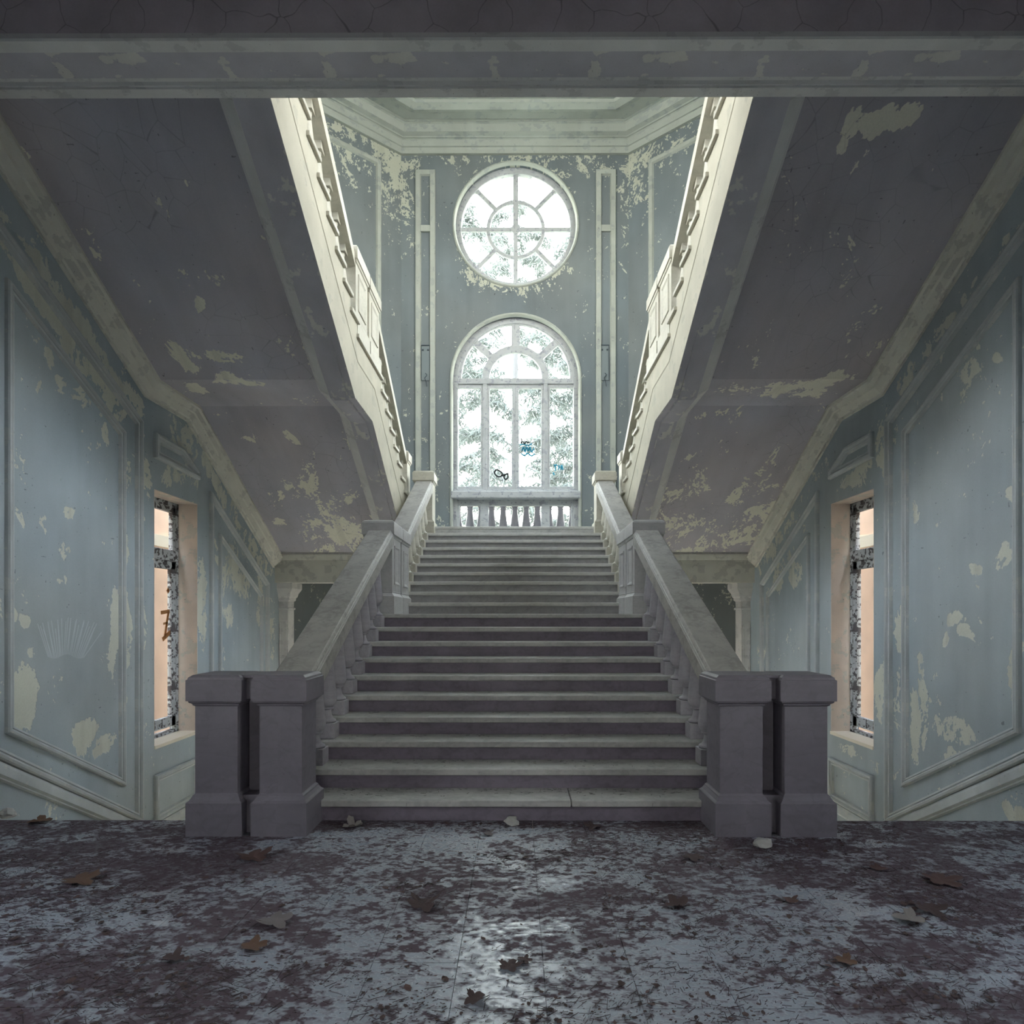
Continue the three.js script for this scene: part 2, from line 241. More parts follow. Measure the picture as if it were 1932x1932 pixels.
const marbleFn = (col, seed, grime) => (u, v) => {
  const wx = fbm(u * 4, v * 4, 4, seed, 4), vein = Math.abs(fbm(u * 4 + wx * 1.5, v * 12 + wx * 3, 4, seed + 7, 0) - 0.5), vv = smooth(0.05, 0.0, vein), m = fbm(u * 8, v * 8, 5, seed + 11, 8), st = fbm(u * 6, v * 60, 3, seed + 13, 0), g = vn(u * 512, v * 512, seed + 2, 512), d = smooth(0.42, 0.75, 0.5 * fbm(u * 16, v * 16, 4, seed + 17, 16) + 0.5 * fbm(u * 64, v * 64, 4, seed + 18, 64)) * grime;
  const k = (0.80 + 0.3 * m + 0.12 * (st - 0.5) - 0.09 * vv + 0.05 * (g - 0.5)) * (1 - 0.45 * d), pit = vn(u * 96, v * 96, seed + 23, 96) > 0.975 ? grime : 0;
  return [col[0] * k * (1 - 0.7 * pit), col[1] * k * (1 - 0.75 * pit), col[2] * k * (1 - 0.75 * pit), 0.6 + 0.2 * m - 0.4 * pit, 0.42 + 0.3 * d + 0.15 * m];
};
const mMarbleMidLit = tiling(512, 1.4, 706, marbleFn([0.46, 0.455, 0.45], 706, 0.15), { bumpScale: 0.0008, rough: true });  // lighter copy of the pillar marble, stairwell light put into its colour
const mTreadLit = tiling(512, 1.8, 716, marbleFn([0.56, 0.56, 0.53], 716, 0.25), { bumpScale: 0.001, rough: true });  // tread marble made paler for the upper flight: window glow painted in
const mRiserLit = tiling(512, 1.5, 726, marbleFn([0.36, 0.355, 0.36], 726, 0.3), { bumpScale: 0.001, rough: true });  // same for the upper risers, glow of the window in the base colour
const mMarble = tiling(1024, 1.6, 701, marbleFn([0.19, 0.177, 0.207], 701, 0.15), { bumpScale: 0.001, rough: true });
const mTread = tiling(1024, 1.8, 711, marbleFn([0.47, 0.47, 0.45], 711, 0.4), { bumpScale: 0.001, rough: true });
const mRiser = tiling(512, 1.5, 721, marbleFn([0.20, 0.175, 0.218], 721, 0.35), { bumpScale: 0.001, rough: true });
const mRail = tiling(1024, 1.7, 731, marbleFn([0.38, 0.37, 0.345], 731, 0.45), { bumpScale: 0.001, rough: true });
const mBaluster = tiling(512, 1.2, 741, marbleFn([0.35, 0.335, 0.36], 741, 0.2), { bumpScale: 0.0006, rough: true });
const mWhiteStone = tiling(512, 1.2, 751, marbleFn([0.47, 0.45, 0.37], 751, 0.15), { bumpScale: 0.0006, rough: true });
const woodFn = (base, under, seed, amt) => (u, v) => { const p = smooth(amt, amt + 0.02, fbm(u * 16, v * 24, 5, seed, 0)), m = fbm(u * 8, v * 8, 3, seed + 4, 8), g = fbm(u * 90, v * 8, 3, seed + 6, 0); const k = 0.85 + 0.25 * m; return [...base.map((b, q) => lerp(b * k, under[q] * (0.6 + 0.7 * g), p)), 0.7 - 0.5 * p + 0.1 * g]; };
const mWood = tiling(512, 1.1, 801, woodFn([0.44, 0.455, 0.455], [0.34, 0.35, 0.375], 801, 0.60), { bumpScale: 0.002 });
const mSash = tiling(512, 0.8, 811, woodFn([0.46, 0.49, 0.51], [0.10, 0.095, 0.10], 811, 0.545), { bumpScale: 0.004 });
const mGlass = new THREE.MeshPhysicalMaterial({ color: 0xf2f6f0, transmission: 1, thickness: 0, roughness: 0.02, ior: 1.45 });
const mDirtyGlass = new THREE.MeshPhysicalMaterial({ color: 0xf4f0ea, transmission: 1, thickness: 0, roughness: 0.05, ior: 1.45 });

// floor: dirty blue-grey stone slabs, one texture for each half
const floorTex = [0, 1].map(side => makeTex(1536, 1536, (i, j) => {
  const x = (side ? -0.25 : -4.4) + (i + 0.5) / 1536 * 4.65, d = 0.8 + (j + 0.5) / 1536 * 4.1;
  const wx = x + 0.12 * (vn(x * 3, d * 3, 901) - 0.5), wd = d + 0.12 * (vn(x * 3, d * 3, 902) - 0.5);
  const big = fbm(wx * 0.9 + 5, wd * 1.5, 4, 903), mid = fbm(wx * 4.5, wd * 6.5, 5, 904), fine = fbm(x * 26, d * 34, 4, 905), grit = vn(x * 130, d * 130, 906), sweep = fbm(wx * 1.6 + wd * 0.6, wd * 5 - wx * 1.5, 4, 907);
  const foot = smooth(4.45, 4.85, d) * smooth(2.0, 1.3, Math.abs(x)) * 0.16, sides = 0.10 * smooth(0.6, 1.9, Math.abs(x - 0.1)) + 0.05 * smooth(2.4, 4.2, d);
  const dirt = smooth(0.48, 0.76, mid * 0.5 + big * 0.35 + fine * 0.3 - 0.045 + foot + sides - 0.25 * (sweep - 0.45));
  const spk = smooth(0.54, 0.66, fine * 0.75 + 0.28 * grit), clean = 0.78 + 0.3 * sweep + 0.12 * (grit - 0.5);
  const gr2 = smooth(0.50, 0.66, fbm(x * 38 + wd * 3, d * 62, 3, 911)), c = [0.40 * clean, 0.44 * clean, 0.505 * clean], dk = [0.085, 0.06, 0.076], t = clamp(0.42 * gr2 + 0.85 * dirt + 0.6 * spk * (0.5 + 0.5 * dirt));
  return [lerp(c[0], dk[0], t), lerp(c[1], dk[1], t), lerp(c[2], dk[2], t), 0.4 - 0.12 * gr2 + 0.3 * t + 0.25 * grit * t, 0.15 + 0.6 * t + 0.10 * fine];
}, true));
const mFloor = floorTex.map(t => texMat(t, null, { bumpScale: 0.004 }));
const mFloorPlain = std({ color: new THREE.Color(0.2, 0.22, 0.26), roughness: 0.6 }), mJoint = std({ color: new THREE.Color(0.05, 0.045, 0.05) });
const mHall = std({ color: new THREE.Color(0.30, 0.26, 0.32) });           // unseen hall behind the camera, mauve chosen to tint the bounced light
const mSalmon = tiling(512, 3, 851, (u, v) => { const m = fbm(u * 8, v * 8, 4, 851, 8), k = 0.85 + 0.25 * m; return [0.84 * k, 0.60 * k, 0.46 * k, 0.5 + 0.3 * m]; });
const mReveal = tiling(512, 1.6, 861, flakyFn([0.74, 0.65, 0.57], [0.60, 0.60, 0.54], 861, 0.60), { bumpScale: 0.002 });  // cream jamb plaster, with warm window light put into its colour
const mCream = std({ color: new THREE.Color(0.78, 0.72, 0.60) });

// ───────────────────────── the shell ─────────────────────────
const WIN = { d0: 8.10, d1: 9.20, y0: -0.10, y1: 3.06 };
const UPW = [[2.7, 4.7, 7.4], [5.1, 7.1, 7.4], [7.5, 9.5, 7.0]];      // unseen upper windows inferred from a wall shadow, added to light the stair hall
const rect = (a, b, c, d) => [[a, c], [b, c], [b, d], [a, d]];
function remapUV(g, fn) { const p = g.attributes.position, uv = g.attributes.uv; for (let i = 0; i < p.count; i++) { const [u, v] = fn(p.getX(i), p.getY(i), -p.getZ(i)); uv.setXY(i, u, v); } return g; }
const frameProfile = w => [[0, 0], [0.002, 0.03], [w * 0.12, 0.045], [w * 0.34, 0.05], [w * 0.5, 0.036], [w * 0.54, 0.026], [w * 0.62, 0.026], [w * 0.66, 0.034], [w * 0.86, 0.03], [w, 0.0]];
const rev = p => p.slice().reverse();
const area2 = p => p.reduce((s, a, i) => { const b = p[(i + 1) % p.length]; return s + a[0] * b[1] - b[0] * a[1]; }, 0);
const ccw = p => area2(p) > 0 ? p : rev(p);

for (SIDE of [-1, 1]) {
  const L = SIDE < 0, mat = L ? mWallL : mWallR;
  const g = exDY([[-3.5, -2.7], [12.6, -2.7], [12.6, 12.0], [-3.5, 12.0]], -4.75, -4.4, [rect(WIN.d0, WIN.d1, WIN.y0, WIN.y1), rect(1.9, 2.75, 1.5, 2.9), ...UPW.map(([a, b, y]) => rect(a, b, y, 11.3))]);  // the low front hole is an unseen opening added to light the pillars
  remapUV(g, (x, y, d) => [(d - WD0 + (x + 4.4) * 0.9) / WDW, (y - WV0) / WVH]);
  const wall = structure(L ? 'wall_left' : 'wall_right', g, mat);
  const fr = (pts, w, name = 'panel_moulding', k = 1) => part(name, mould(ccw(pts), frameProfile(w).map(([a, b]) => [a, b * k]), true, wallPt), mPanelMould, wall);
  fr([[7.79, 3.80], [4.9, 5.25], [4.9, 0.70], [7.79, -0.94]], 0.10, 'panel_moulding', 1.25);                 // outer frame
  fr([[5.73, 4.44], [7.46, 3.58], [7.46, -0.42], [5.73, 0.49]], 0.085);                                    // inner frame
  fr([[8.09, 3.756], [8.76, 3.736], [9.20, 3.516], [9.21, 3.396], [8.08, 3.44]].map(([a, b]) => [a, b]), 0.115, 'panel_moulding', 1.1);
  fr([[9.55, 3.31], [11.78, 2.09], [11.78, -2.2], [9.55, -1.0]], 0.085, 'panel_moulding', 1.2);
  fr([[9.85, 2.74], [11.5, 1.87], [11.5, -1.9], [9.85, -0.9]], 0.06);
  fr([[8.09, -0.45], [9.21, -0.45], [9.21, -1.03], [8.09, -1.03]], 0.10);
  part('dado_rail', mould([[7.79, -0.935], [4.9, 0.68]], [[0, 0], [0.0, 0.03], [0.03, 0.045], [0.10, 0.05], [0.118, 0.03], [0.13, 0.03], [0.14, 0]], false, wallPt), mPanelMould, wall);
  part('dado_rail', mould([[9.45, -1.04], [7.79, -1.04]], [[0, 0], [0.0, 0.03], [0.03, 0.045], [0.10, 0.05], [0.13, 0.03], [0.14, 0]], false, wallPt), mPanelMould, wall);

  UPW.forEach(([a, b, y], i) => structure('window_' + (L ? 5 + i : 8 + i), join([box(-4.68, -4.60, y, 11.3, a, a + 0.07), box(-4.68, -4.60, y, 11.3, b - 0.07, b), box(-4.68, -4.60, y, 11.3, (a + b) / 2 - 0.035, (a + b) / 2 + 0.035), box(-4.68, -4.60, y, y + 0.08, a, b), box(-4.68, -4.60, 9.9, 9.98, a, b), box(-4.68, -4.60, 11.22, 11.3, a, b)]), mWood));  // frames of the added, unseen upper windows
  // small side window with its deep reveal
  const win = structure(L ? 'window_3' : 'window_4', join([box(-4.75, -4.66, WIN.y0, WIN.y1, WIN.d0, WIN.d0 + 0.07, 0.008), box(-4.75, -4.66, WIN.y0, WIN.y1, WIN.d1 - 0.07, WIN.d1, 0.008), box(-4.75, -4.66, WIN.y1 - 0.07, WIN.y1, WIN.d0, WIN.d1, 0.008), box(-4.75, -4.66, WIN.y0, WIN.y0 + 0.05, WIN.d0, WIN.d1, 0.008)]), mSash);
  win.userData.label = L ? 'tall narrow window in the peeling left wall with brown tape' : 'tall narrow window in the peeling right wall';
  part('transom', box(-4.74, -4.64, 2.25, 2.40, WIN.d0 + 0.05, WIN.d1 - 0.05, 0.012), mSash, win);
  part('sash', join([box(-4.73, -4.67, 0.0, 2.26, WIN.d0 + 0.06, WIN.d0 + 0.17, 0.008), box(-4.73, -4.67, 0.0, 2.26, WIN.d1 - 0.17, WIN.d1 - 0.06, 0.008), box(-4.73, -4.67, 0.0, 0.14, WIN.d0 + 0.06, WIN.d1 - 0.06, 0.008), box(-4.73, -4.67, 2.14, 2.26, WIN.d0 + 0.06, WIN.d1 - 0.06, 0.008)]), mSash, win);
  part('sash', join([box(-4.73, -4.67, 2.38, 3.0, WIN.d0 + 0.06, WIN.d0 + 0.14, 0.008), box(-4.73, -4.67, 2.38, 3.0, WIN.d1 - 0.14, WIN.d1 - 0.06, 0.008), box(-4.73, -4.67, 2.92, 3.0, WIN.d0 + 0.06, WIN.d1 - 0.06, 0.008)]), mSash, win);
  const paneG = (y0, y1, a, b) => tris([-4.70, y0, -a, -4.70, y0, -b, -4.70, y1, -b, -4.70, y0, -a, -4.70, y1, -b, -4.70, y1, -a]);
  part('pane', paneG(0.13, 2.15, WIN.d0 + 0.16, WIN.d1 - 0.16), mDirtyGlass, win); part('pane', paneG(2.40, 2.93, WIN.d0 + 0.13, WIN.d1 - 0.13), mDirtyGlass, win);
  for (const g of [box(-4.66, -4.399, WIN.y0, WIN.y1, WIN.d1 - 0.006, WIN.d1), box(-4.66, -4.399, WIN.y0, WIN.y1, WIN.d0, WIN.d0 + 0.006), box(-4.66, -4.399, WIN.y1 - 0.006, WIN.y1, WIN.d0, WIN.d1)]) part('reveal', g, mReveal, win);
  part('sill', box(-4.68, -4.385, WIN.y0 - 0.03, WIN.y0 + 0.012, WIN.d0, WIN.d1), mCream, win);
  if (L) {
    const mTape = new THREE.MeshPhysicalMaterial({ color: 0xb07a34, transmission: 0.45, roughness: 0.9, thickness: 0 });
    const strip = (d0, y0, d1, y1, w) => { const l = Math.hypot(d1 - d0, y1 - y0), g = new THREE.BoxGeometry(0.003, w, l); g.rotateX(Math.atan2(y1 - y0, d1 - d0)); g.translate(-4.692, (y0 + y1) / 2, -(d0 + d1) / 2); return finish(g); };
    for (const s of [[8.80, 1.55, 9.02, 1.57, 0.05], [8.99, 1.56, 8.90, 1.24, 0.05], [8.84, 1.19, 9.06, 1.30, 0.06], [8.86, 1.40, 8.97, 1.42, 0.03], [8.96, 1.83, 9.0, 1.87, 0.06]]) part('tape', strip(...s), mTape, win);
  }

  // cornice along the wall under the soffit, its return along the landing beam
  const cor = structure(L ? 'trim_1' : 'trim_2', mould(SOF, [[0, 0], [0, 0.17], [-0.035, 0.17], [-0.045, 0.14], [-0.10, 0.115], [-0.11, 0.09], [-0.17, 0.05], [-0.185, 0.03], [-0.22, 0.03], [-0.22, 0]], false, wallPt), mCornice);

  // canted wall from the side wall to the back wall, with a panel frame
  const cx0 = -2.455, cd0 = 14.3, ex = -4.4 - cx0, ed = 12.6 - cd0, el = Math.hypot(ex, ed), ux = ex / el, ud = ed / el;
  const cantPt = (s, y, h) => [cx0 + ux * s - ud * -1 * 0 + (-ud) * h * 1, y, -(cd0 + ud * s - (-ux) * h)];
  {
    const nx = 0.66, nd = -0.75;                       // towards the room
    const pt = (s, y, h) => [cx0 + ux * s + (-ud) * h, y, -(cd0 + ud * s + ux * h)];
    const sh = shapeOf(rect(-0.05, el + 0.1, -2.7, 12)); sh.holes.push(new THREE.Path(rect(0.45, 2.1, -2.6, 0.3).map(p => new THREE.Vector2(...p))));   // unseen garden door, added below the landing to light the soffits from beneath
    const eg = new THREE.ExtrudeGeometry(sh, { depth: 0.35, bevelEnabled: false }), ep = eg.attributes.position;
    for (let i = 0; i < ep.count; i++) ep.setXYZ(i, ...pt(ep.getX(i), ep.getY(i), -ep.getZ(i)));
    eg.computeVertexNormals(); let g = boxUV(eg); { const a = V3(), c = V3(); let vol = 0; for (let i = 0; i < ep.count; i += 3) { a.fromBufferAttribute(ep, i); vol += a.dot(V3().fromBufferAttribute(ep, i + 1).cross(c.fromBufferAttribute(ep, i + 2))); } if (vol < 0) { flip(g); g.computeVertexNormals(); } }
    remapUV(g, (x, y, d) => [Math.hypot(x - cx0, d - cd0) / 2.6, (y + 2.6) / 14.6]);
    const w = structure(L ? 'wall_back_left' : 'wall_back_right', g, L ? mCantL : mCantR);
    const pr = [[0, 0], [0.0, 0.03], [0.03, 0.045], [0.09, 0.045], [0.115, 0.0]];
    part('panel_moulding', mould(ccw([[0.5, 3.4], [2.15, 3.4], [2.15, 11.1], [0.5, 11.1]]), pr, true, pt), mUpper, w);
  }
  // pilaster under the landing beam
  const pil = structure(L ? 'pilaster_left' : 'pilaster_right', box(-4.42, -4.23, -2.6, 1.62, 12.36, 12.7, 0.006), mMould); pil.userData.label = 'painted plaster pilaster carrying the landing beam';
  part('capital', (() => { const r = [[0.10, 1.62], [0.12, 1.63], [0.12, 1.66], [0.095, 1.67], [0.10, 1.78], [0.125, 1.80], [0.13, 1.85], [0.15, 1.87], [0.165, 1.93], [0.2, 1.99], [0.215, 2.02], [0.215, 2.125]]; return rectLoft(-4.42, 12.53, r.map(([a, y]) => [a + 0.09, a + 0.07, y])); })(), mMould, pil);
  part('panel_moulding', mould(ccw([[-4.39, -1], [-4.26, -1], [-4.26, 1.42], [-4.39, 1.42]]), [[0, 0], [0.004, 0.012], [0.02, 0.012], [0.026, 0]], true, (u, v, h) => [u, v, -(12.36 - h)]), mMould, pil);
}
SIDE = -1;
// back wall with the round and the arched opening
const RC = [0.02, 9.97], AC = [0.02, 6.63], AR = 1.375, RR = 1.32;
{
  const s = shapeOf([[-2.46, -2.7], [2.46, -2.7], [2.46, 12.0], [-2.46, 12.0]]);
  const arch = new THREE.Path(); arch.moveTo(AC[0] - AR, 3.10); arch.lineTo(AC[0] + AR, 3.10); arch.lineTo(AC[0] + AR, AC[1]); arch.absarc(AC[0], AC[1], AR, 0, Math.PI, false); arch.lineTo(AC[0] - AR, 3.10);
  const rnd = new THREE.Path(); rnd.absarc(RC[0], RC[1], RR, 0, Math.PI * 2, false);
  const ext = new THREE.ExtrudeGeometry((s.holes.push(arch, rnd), s), { depth: 0.34, bevelEnabled: false, curveSegments: 40 }); ext.translate(0, 0, -14.3 - 0.34);
  const g = finish(ext); remapUV(g, (x, y) => [(x + 2.6) / 5.2, (y - 3) / 8.6]);
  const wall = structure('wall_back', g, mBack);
  const facePt = (u, v, h) => [u, v, -(14.3 - h)];
  const arcPts = (c, r, a0, a1, n) => Array.from({ length: n + 1 }, (_, i) => { const a = lerp(a0, a1, i / n); return [c[0] + Math.cos(a) * r, c[1] + Math.sin(a) * r]; });
  const bead = [[0, 0], [0.0, 0.03], [0.02, 0.05], [0.05, 0.05], [0.075, 0.03], [0.085, 0]];
  part('arch_moulding', mould([[AC[0] + AR, 3.13], ...arcPts(AC, AR, 0, Math.PI, 36), [AC[0] - AR, 3.13]], [[0.02, -0.05], ...bead.map(([a, b]) => [-a * 0.6, b * 0.7])], false, facePt), mUpper, wall);
  part('round_moulding', mould(arcPts(RC, RR, 0, 2 * Math.PI, 56).slice(0, -1), [[0.02, -0.05], ...bead.map(([a, b]) => [-a * 0.6, b * 0.7])], true, facePt), mUpper, wall);
  for (const x0 of [-2.145, 1.75]) {                                          // the two tall strip panels
    const w = 0.43, pr = [[0, 0], [0, 0.03], [0.015, 0.045], [0.105, 0.045], [0.125, 0]];
    part('strip_panel', join([mould(ccw([[x0, 3.13], [x0 + w, 3.13], [x0 + w, 11.13], [x0, 11.13]]), pr, true, facePt), box(x0 + 0.11, x0 + w - 0.11, 9.79, 9.93, 14.25, 14.31, 0.012)]), mUpper, wall);
  }
}
// upper cornice round the stair hall and the ceiling
{
  const prof = [[0, 0.47], [0.07, 0.47], [0.085, 0.40], [0.10, 0.36], [0.13, 0.355], [0.17, 0.25], [0.19, 0.235], [0.22, 0.235], [0.24, 0.22], [0.34, 0.20], [0.37, 0.06], [0.40, 0.045], [0.42, 0.045], [0.42, 0]];
  const path = [[-4.4, 3.9], [-4.4, 12.6], [-2.46, 14.3], [2.46, 14.3], [4.4, 12.6], [4.4, 3.9]];
  structure('trim_3', mould(path, prof.map(([a, b]) => [-a, b]), false, (u, v, h) => [u, 11.92 - h, -v]), mUpper);
  const c = structure('ceiling', box(-4.75, 4.75, 11.92, 12.2, -3.8, 14.7), mUpper);
  part('ceiling_moulding', mould([[-3.55, 5], [-3.55, 12.35], [-2.1, 13.62], [2.1, 13.62], [3.55, 12.35], [3.55, 5]], [[0, 0], [0, 0.05], [-0.12, 0.09], [-0.26, 0.05], [-0.28, 0]], false, (u, v, h) => [u, 11.92 - h, -v]), mUpper, c);
}
// foreground: floor of slabs, the well of the descending stairs, front hall walls, the storey above, the great beam
const floor = structure('floor', join([box(-4.4, 4.4, -0.25, -0.012, 1.2, 4.87), box(-4.4, 4.4, -0.25, 0, -3.5, 1.2)]), mJoint);
{
  const TW = 0.369, TD = 0.3335, x0 = -0.2145, rowAt = 4.87, r = rng(31);
  for (let j = 0; j < 11; j++) {
    const d1 = rowAt - j * TD, d0 = d1 - TD;
    for (let i = -12; i < 12; i++) {
      const a = Math.max(-4.4, x0 + i * TW), b = Math.min(4.4, x0 + (i + 1) * TW); if (b - a < 0.05) continue;
      const half = (a + b) / 2 > 0 ? 1 : 0, g = box(a + 0.0012, b - 0.0012, -0.03, (r() - 0.5) * 0.0012, d0 + 0.0012, d1 - 0.0012);
      remapUV(g, (x, y, d) => [clamp((x - (half ? -0.25 : -4.4)) / 4.65, 0.001, 0.999), clamp((d - 0.8) / 4.1, 0.001, 0.999)]);
      part('tile', g, mFloor[half], floor);
    }
  }
}
structure('floor_lower', join([box(-4.75, 4.75, -2.9, -2.6, 4.87, 14.7), ...[-1, 1].flatMap(s => Array.from({ length: 14 }, (_, i) => box(s < 0 ? -4.4 : 1.84, s < 0 ? -1.84 : 4.4, -2.6, -0.16 * (i + 1) - (i > 8 ? 0 : 0), 4.87 + i * 0.30, 4.87 + (i + 1) * 0.30))), box(-4.4, 4.4, -2.6, -0.01, 4.70, 4.868)]), mCream);  // hidden stairs down, coloured cream to bounce light up to the soffits
{
  const holes = [rect(-0.4, 0.4, 0.9, 2.2)];  // unseen opening behind the camera, added as front fill light
  structure('wall_front', exXY([[-4.75, -2.7], [4.75, -2.7], [4.75, 12], [-4.75, 12]], -3.8, -3.5, holes), mHall);
}
const upperFloor = structure('ceiling_front', box(-4.4, 4.4, 6.05, 6.5, -3.5, 4.7), mCracked);
{
  const beam = structure('trim_4', box(-4.4, 4.4, 5.62, 6.5, 4.672, 5.21), mCracked); beam.userData.label = 'cracked plaster beam across the head of the stair hall';
  const under = (a, b, h) => box(-4.4, 4.4, 5.62 - h, 5.62, a, b, 0.006);
  part('beam_moulding', mould([[-4.4, 4.672], [4.4, 4.672]], [[0, 0], [0, 0.035], [0.012, 0.045], [0.10, 0.045], [0.11, 0.03], [0.125, 0.03], [0.14, 0.012], [0.145, 0]], false, (u, v, h) => [u, 5.62 - h, -v]), mMould, beam);
  part('beam_moulding', mould([[4.4, 5.212], [-4.4, 5.212]], [[0, 0], [0, 0.035], [0.006, 0.042], [0.095, 0.042], [0.10, 0.03], [0.115, 0.03], [0.13, 0.012], [0.16, 0.01], [0.162, 0]], false, (u, v, h) => [u, 5.62 - h, -v]), mMould, beam);
  part('beam_soffit', box(-4.4, 4.4, 5.610, 5.622, 4.80, 5.06), mBeamPaint, beam);
}

// ───────────────────────── windows ─────────────────────────
{
  const D = 14.5, T = 0.09, c = RC, win = (SIDE = -1, structure('window_2', (() => { const s = new THREE.Shape(); s.absarc(c[0], c[1], RR + 0.03, 0, Math.PI * 2, false); const h = new THREE.Path(); h.absarc(c[0], c[1], 1.19, 0, Math.PI * 2, true); return exXY(s, D - 0.05, D + T, [h], 0.01, 48); })(), mWood));
  win.userData.label = 'round window with eight spokes high in the back wall';
  { const s = new THREE.Shape(); s.absarc(c[0], c[1], 0.645, 0, Math.PI * 2, false); const h = new THREE.Path(); h.absarc(c[0], c[1], 0.567, 0, Math.PI * 2, true); part('inner_ring', exXY(s, D, D + 0.06, [h], 0.008, 40), mWood, win); }
  const spoke = (a, r0, r1, w) => { const g = new RoundedBoxGeometry(r1 - r0, w, 0.06, 1, 0.008); g.translate((r0 + r1) / 2, 0, 0); g.rotateZ(a); g.translate(c[0], c[1], -D - 0.024); return finish(g); };
  for (let k = 0; k < 8; k++) part('spoke', spoke(k * Math.PI / 4, k % 2 ? 0.62 : 0.08, 1.2, k === 2 ? 0.115 : 0.09), mWood, win);
  { const g = new THREE.CylinderGeometry(0.1, 0.11, 0.09, 24); g.rotateX(Math.PI / 2); g.translate(c[0], c[1], -D - 0.02); part('hub', finish(g), mWood, win); }
  const sector = (r0, r1, a0, a1) => { const s = new THREE.Shape(); s.absarc(c[0], c[1], r1, a0, a1, false); if (r0 > 0) s.absarc(c[0], c[1], r0, a1, a0, true); else s.lineTo(c[0], c[1]); const g = new THREE.ShapeGeometry(s, 10); g.translate(0, 0, -D - 0.035); return finish(g); };
  for (let k = 0; k < 8; k++) part('pane', sector(0.62, 1.21, k * Math.PI / 4 + 0.02, (k + 1) * Math.PI / 4 - 0.02), mGlass, win);
  for (let k = 0; k < 4; k++) part('pane', sector(0, 0.59, k * Math.PI / 2 + 0.02, (k + 1) * Math.PI / 2 - 0.02), mGlass, win);
}
{
  const D = 14.5, c = AC, sp = 6.69, win = structure('window_1', (() => {
    const s = new THREE.Shape(); s.moveTo(c[0] - 1.4, 3.05); s.lineTo(c[0] + 1.4, 3.05); s.lineTo(c[0] + 1.4, c[1]); s.absarc(c[0], c[1], 1.4, 0, Math.PI, false); s.lineTo(c[0] - 1.4, 3.05);
    const h = new THREE.Path(); h.moveTo(c[0] - 1.26, 3.12); h.lineTo(c[0] + 1.26, 3.12); h.lineTo(c[0] + 1.26, c[1]); h.absarc(c[0], c[1], 1.26, 0, Math.PI, false); h.lineTo(c[0] - 1.26, 3.12);
    return exXY(s, D - 0.06, D + 0.09, [h], 0.01, 40);
  })(), mWood);
  win.userData.label = 'tall arched window with fanlight above the stair landing';
  const X = px => atDepth(px, 0, D)[0], Y = py => atDepth(0, py, D)[1];
  part('transom', box(c[0] - 1.27, c[0] + 1.27, sp - 0.12, sp, D - 0.07, D + 0.06, 0.012), mWood, win);
  // lower lights: four casements
  const cas = [[857, 915.5], [915.5, 972.5], [972.5, 1029.5], [1029.5, 1089]], gl = [[865, 907], [924.3, 966], [979, 1021], [1038, 1081.5]];
  const casG = (a, b, p, q) => exXY(rect(X(a), X(b), 4.25, sp - 0.12), D - 0.02, D + 0.06, [rect(X(p), X(q), Y(918), Y(733))], 0.006);
  cas.forEach((k, i) => { part('casement', casG(k[0], k[1], ...gl[i]), mWood, win); const g = new THREE.PlaneGeometry(X(gl[i][1]) - X(gl[i][0]) + 0.02, Y(733) - Y(918) + 0.02); g.translate((X(gl[i][0]) + X(gl[i][1])) / 2, (Y(733) + Y(918)) / 2, -D - 0.03); part('pane', finish(g), mGlass, win); });
  for (const px of [915.5, 1029.5]) part('mullion', box(X(px) - 0.045, X(px) + 0.045, 4.2, sp - 0.1, D - 0.06, D + 0.05, 0.012), mWood, win);
  // fanlight
  const ring = (r0, r1) => { const s = new THREE.Shape(); s.absarc(c[0], sp, r1, 0, Math.PI, false); s.absarc(c[0], sp, r0, Math.PI, 0, true); return exXY(s, D - 0.03, D + 0.06, [], 0.008, 32); };
  part('inner_arch', ring(0.575, 0.735), mWood, win); part('outer_arch', ring(1.185, 1.30), mWood, win);
  const bar = (a, r0, r1, w) => { const g = new RoundedBoxGeometry(r1 - r0, w, 0.08, 1, 0.01); g.translate((r0 + r1) / 2, 0, 0); g.rotateZ(a); g.translate(c[0], sp, -D - 0.02); return finish(g); };
  for (const a of [0.235, 0.5, 0.765]) part('fan_bar', bar(a * Math.PI, 0.72, 1.25, a === 0.5 ? 0.19 : 0.15), mWood, win);
  const sector = (r0, r1, a0, a1) => { const s = new THREE.Shape(); s.absarc(c[0], sp, r1, a0, a1, false); if (r0 > 0) s.absarc(c[0], sp, r0, a1, a0, true); const g = new THREE.ShapeGeometry(s, 14); g.translate(0, 0, -D - 0.03); return finish(g); };
  for (const [a, b] of [[0.0, 0.235], [0.235, 0.5], [0.5, 0.765], [0.765, 1]]) part('pane', sector(0.70, 1.2, a * Math.PI, b * Math.PI), mGlass, win);
  part('pane', sector(0, 0.6, 0, Math.PI), mGlass, win);
  // sill beam and the glazed panel below it
  part('sill', join([box(c[0] - 1.40, c[0] + 1.40, 4.05, 4.20, 14.24, 14.6, 0.02), box(c[0] - 1.36, c[0] + 1.36, 4.19, 4.27, 14.42, 14.62, 0.01)]), mWood, win);
  part('panel_frame', exXY(rect(X(857), X(1089), 3.1, 4.06), D - 0.03, D + 0.05, [rect(X(866.8), X(906.3), 3.2, 3.917), rect(X(921.8), X(1021.5), 3.2, 3.917), rect(X(1037), X(1077.8), 3.2, 3.917)], 0.006), mWood, win);
  for (const [a, b] of [[866.8, 906.3], [921.8, 1021.5], [1037, 1077.8]]) { const g = new THREE.PlaneGeometry(X(b) - X(a) + 0.02, 0.74); g.translate((X(a) + X(b)) / 2, 3.56, -D - 0.02); part('pane', finish(g), mGlass, win); }
  for (const px of [900, 957, 988, 1045]) { const g = new THREE.SphereGeometry(0.012, 8, 6); g.translate(X(px), 3.98, -D + 0.03); }
